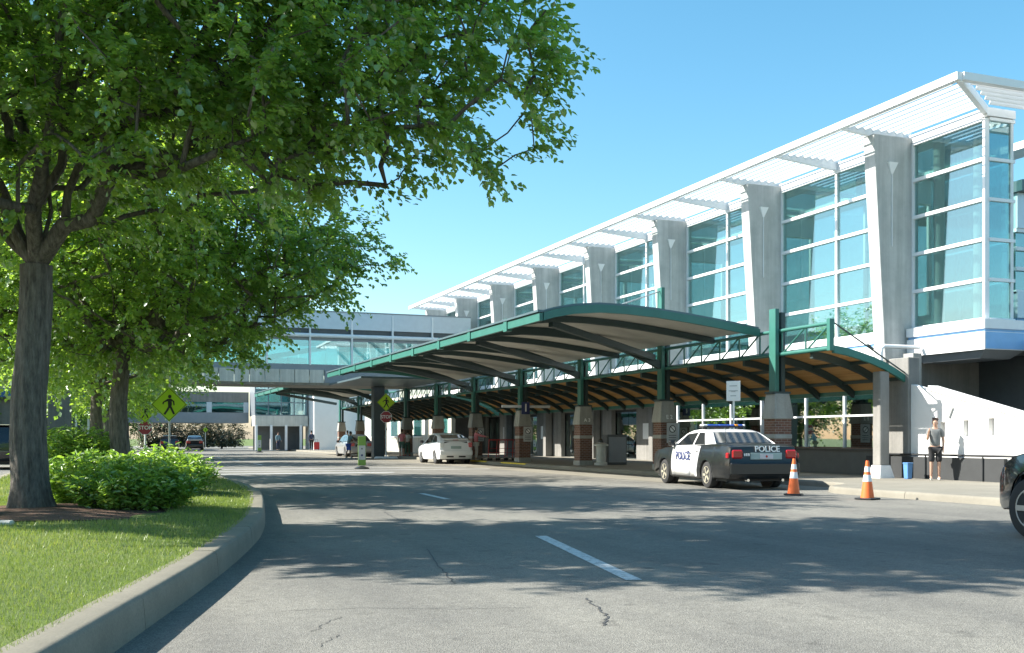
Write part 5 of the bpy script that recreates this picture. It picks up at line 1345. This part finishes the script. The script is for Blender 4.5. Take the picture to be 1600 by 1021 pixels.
    for s in (-1, 1):
        hx = np.array(g(hd0)); e = MB().lathe([(.001, -.012*k), (.012*k, 0), (.001, .012*k)], 8, (hx[0]+s*.028*k, hx[1]-.082*k, hx[2]+.045*k), 'Y'); e.build('eye', 'sign_black', root)
    return root
person('man in grey T-shirt and black shorts, hand at his ear, by the white wall', (20.35, 21.75, .15), rt_(-35), 1.60, 'cloth_grey', 'cloth_black', 'shoe_white', arms=((.5, 2.05), (-.12, .35)), short=True, bare_leg=True)
person('person in slate shirt and bright blue shorts loading the silver car', (14.55, 65.9, .0), rt_(95), 1.66, 'cloth_slate', 'cloth_blue', 'shoe_white', stride=.14, arms=((.6, .5), (.4, .6)), bend=.12)
person('person in pink shirt and green shorts walking on the sidewalk behind the white car', (17.35, 63.4, .15), rt_(160), 1.62, 'cloth_pink', 'cloth_green', 'cloth_red', stride=.16, arms=((.3, .4), (-.2, .3)))
person('person in white shirt and green trousers walking beside the pink shirted one', (17.85, 63.9, .15), rt_(150), 1.55, 'cloth_white', 'cloth_green', 'cloth_red', stride=.14, arms=((.2, .5), (-.3, .2)), bare_leg=False)
person('person in pink top and white trousers reaching for the luggage carts', (17.35, 49.5, .15), rt_(75), 1.62, 'cloth_pink', 'cloth_white', 'shoe_white', arms=((1.2, .2), (1.25, .2)), bare_leg=False, short=False)
person('distant person in navy with a red suitcase in front of the pale end wall', (17.9, 96.5, .15), rt_(180), 1.75, 'cloth_navy', 'cloth_black', arms=((0, .1), (-.1, .2)), bare_leg=False, short=False)
person('far person in dark clothes standing in the stair tower doorway', (15.6, 101.2, .1), rt_(20), 1.7, 'cloth_slate', 'cloth_navy', arms=((.1, .1), (.2, .6)), bare_leg=False, short=False)
person('man in light blue shirt and khaki trousers walking across the parking side', (-2.35, 62.5, .0), rt_(110), 1.76, 'cloth_lightblue', 'cloth_khaki', 'shoe_dark', stride=.2, arms=((.5, .4), (-.35, .3)), bend=.1, bare_leg=False, short=False)
person('person in red shirt between the far pedestals', (17.6, 80.0, .15), rt_(170), 1.65, 'cloth_red', 'cloth_khaki', stride=.1, bare_leg=False)
t = thing('suitcase', 'red suitcase at the side of the distant person in navy', 'suitcase', (18.35, 96.4, .15))
MB().box(-.24, .24, -.15, .15, .06, .75).build('shell', 'cloth_red', t, bevel=.04)
MB().tube([(-.12, .1, .75), (-.12, .1, 1.0), (.12, .1, 1.0), (.12, .1, .75)], .012, 5).build('handle', 'black_metal', t)
for x in (-.18, .18): MB().lathe([(.05, -.02), (.05, .02)], 10, (x, 0, .05), 'X').build('wheel', 'tyre', t)
for o in bpy.data.objects:
    if '_o' in o: del o['_o']
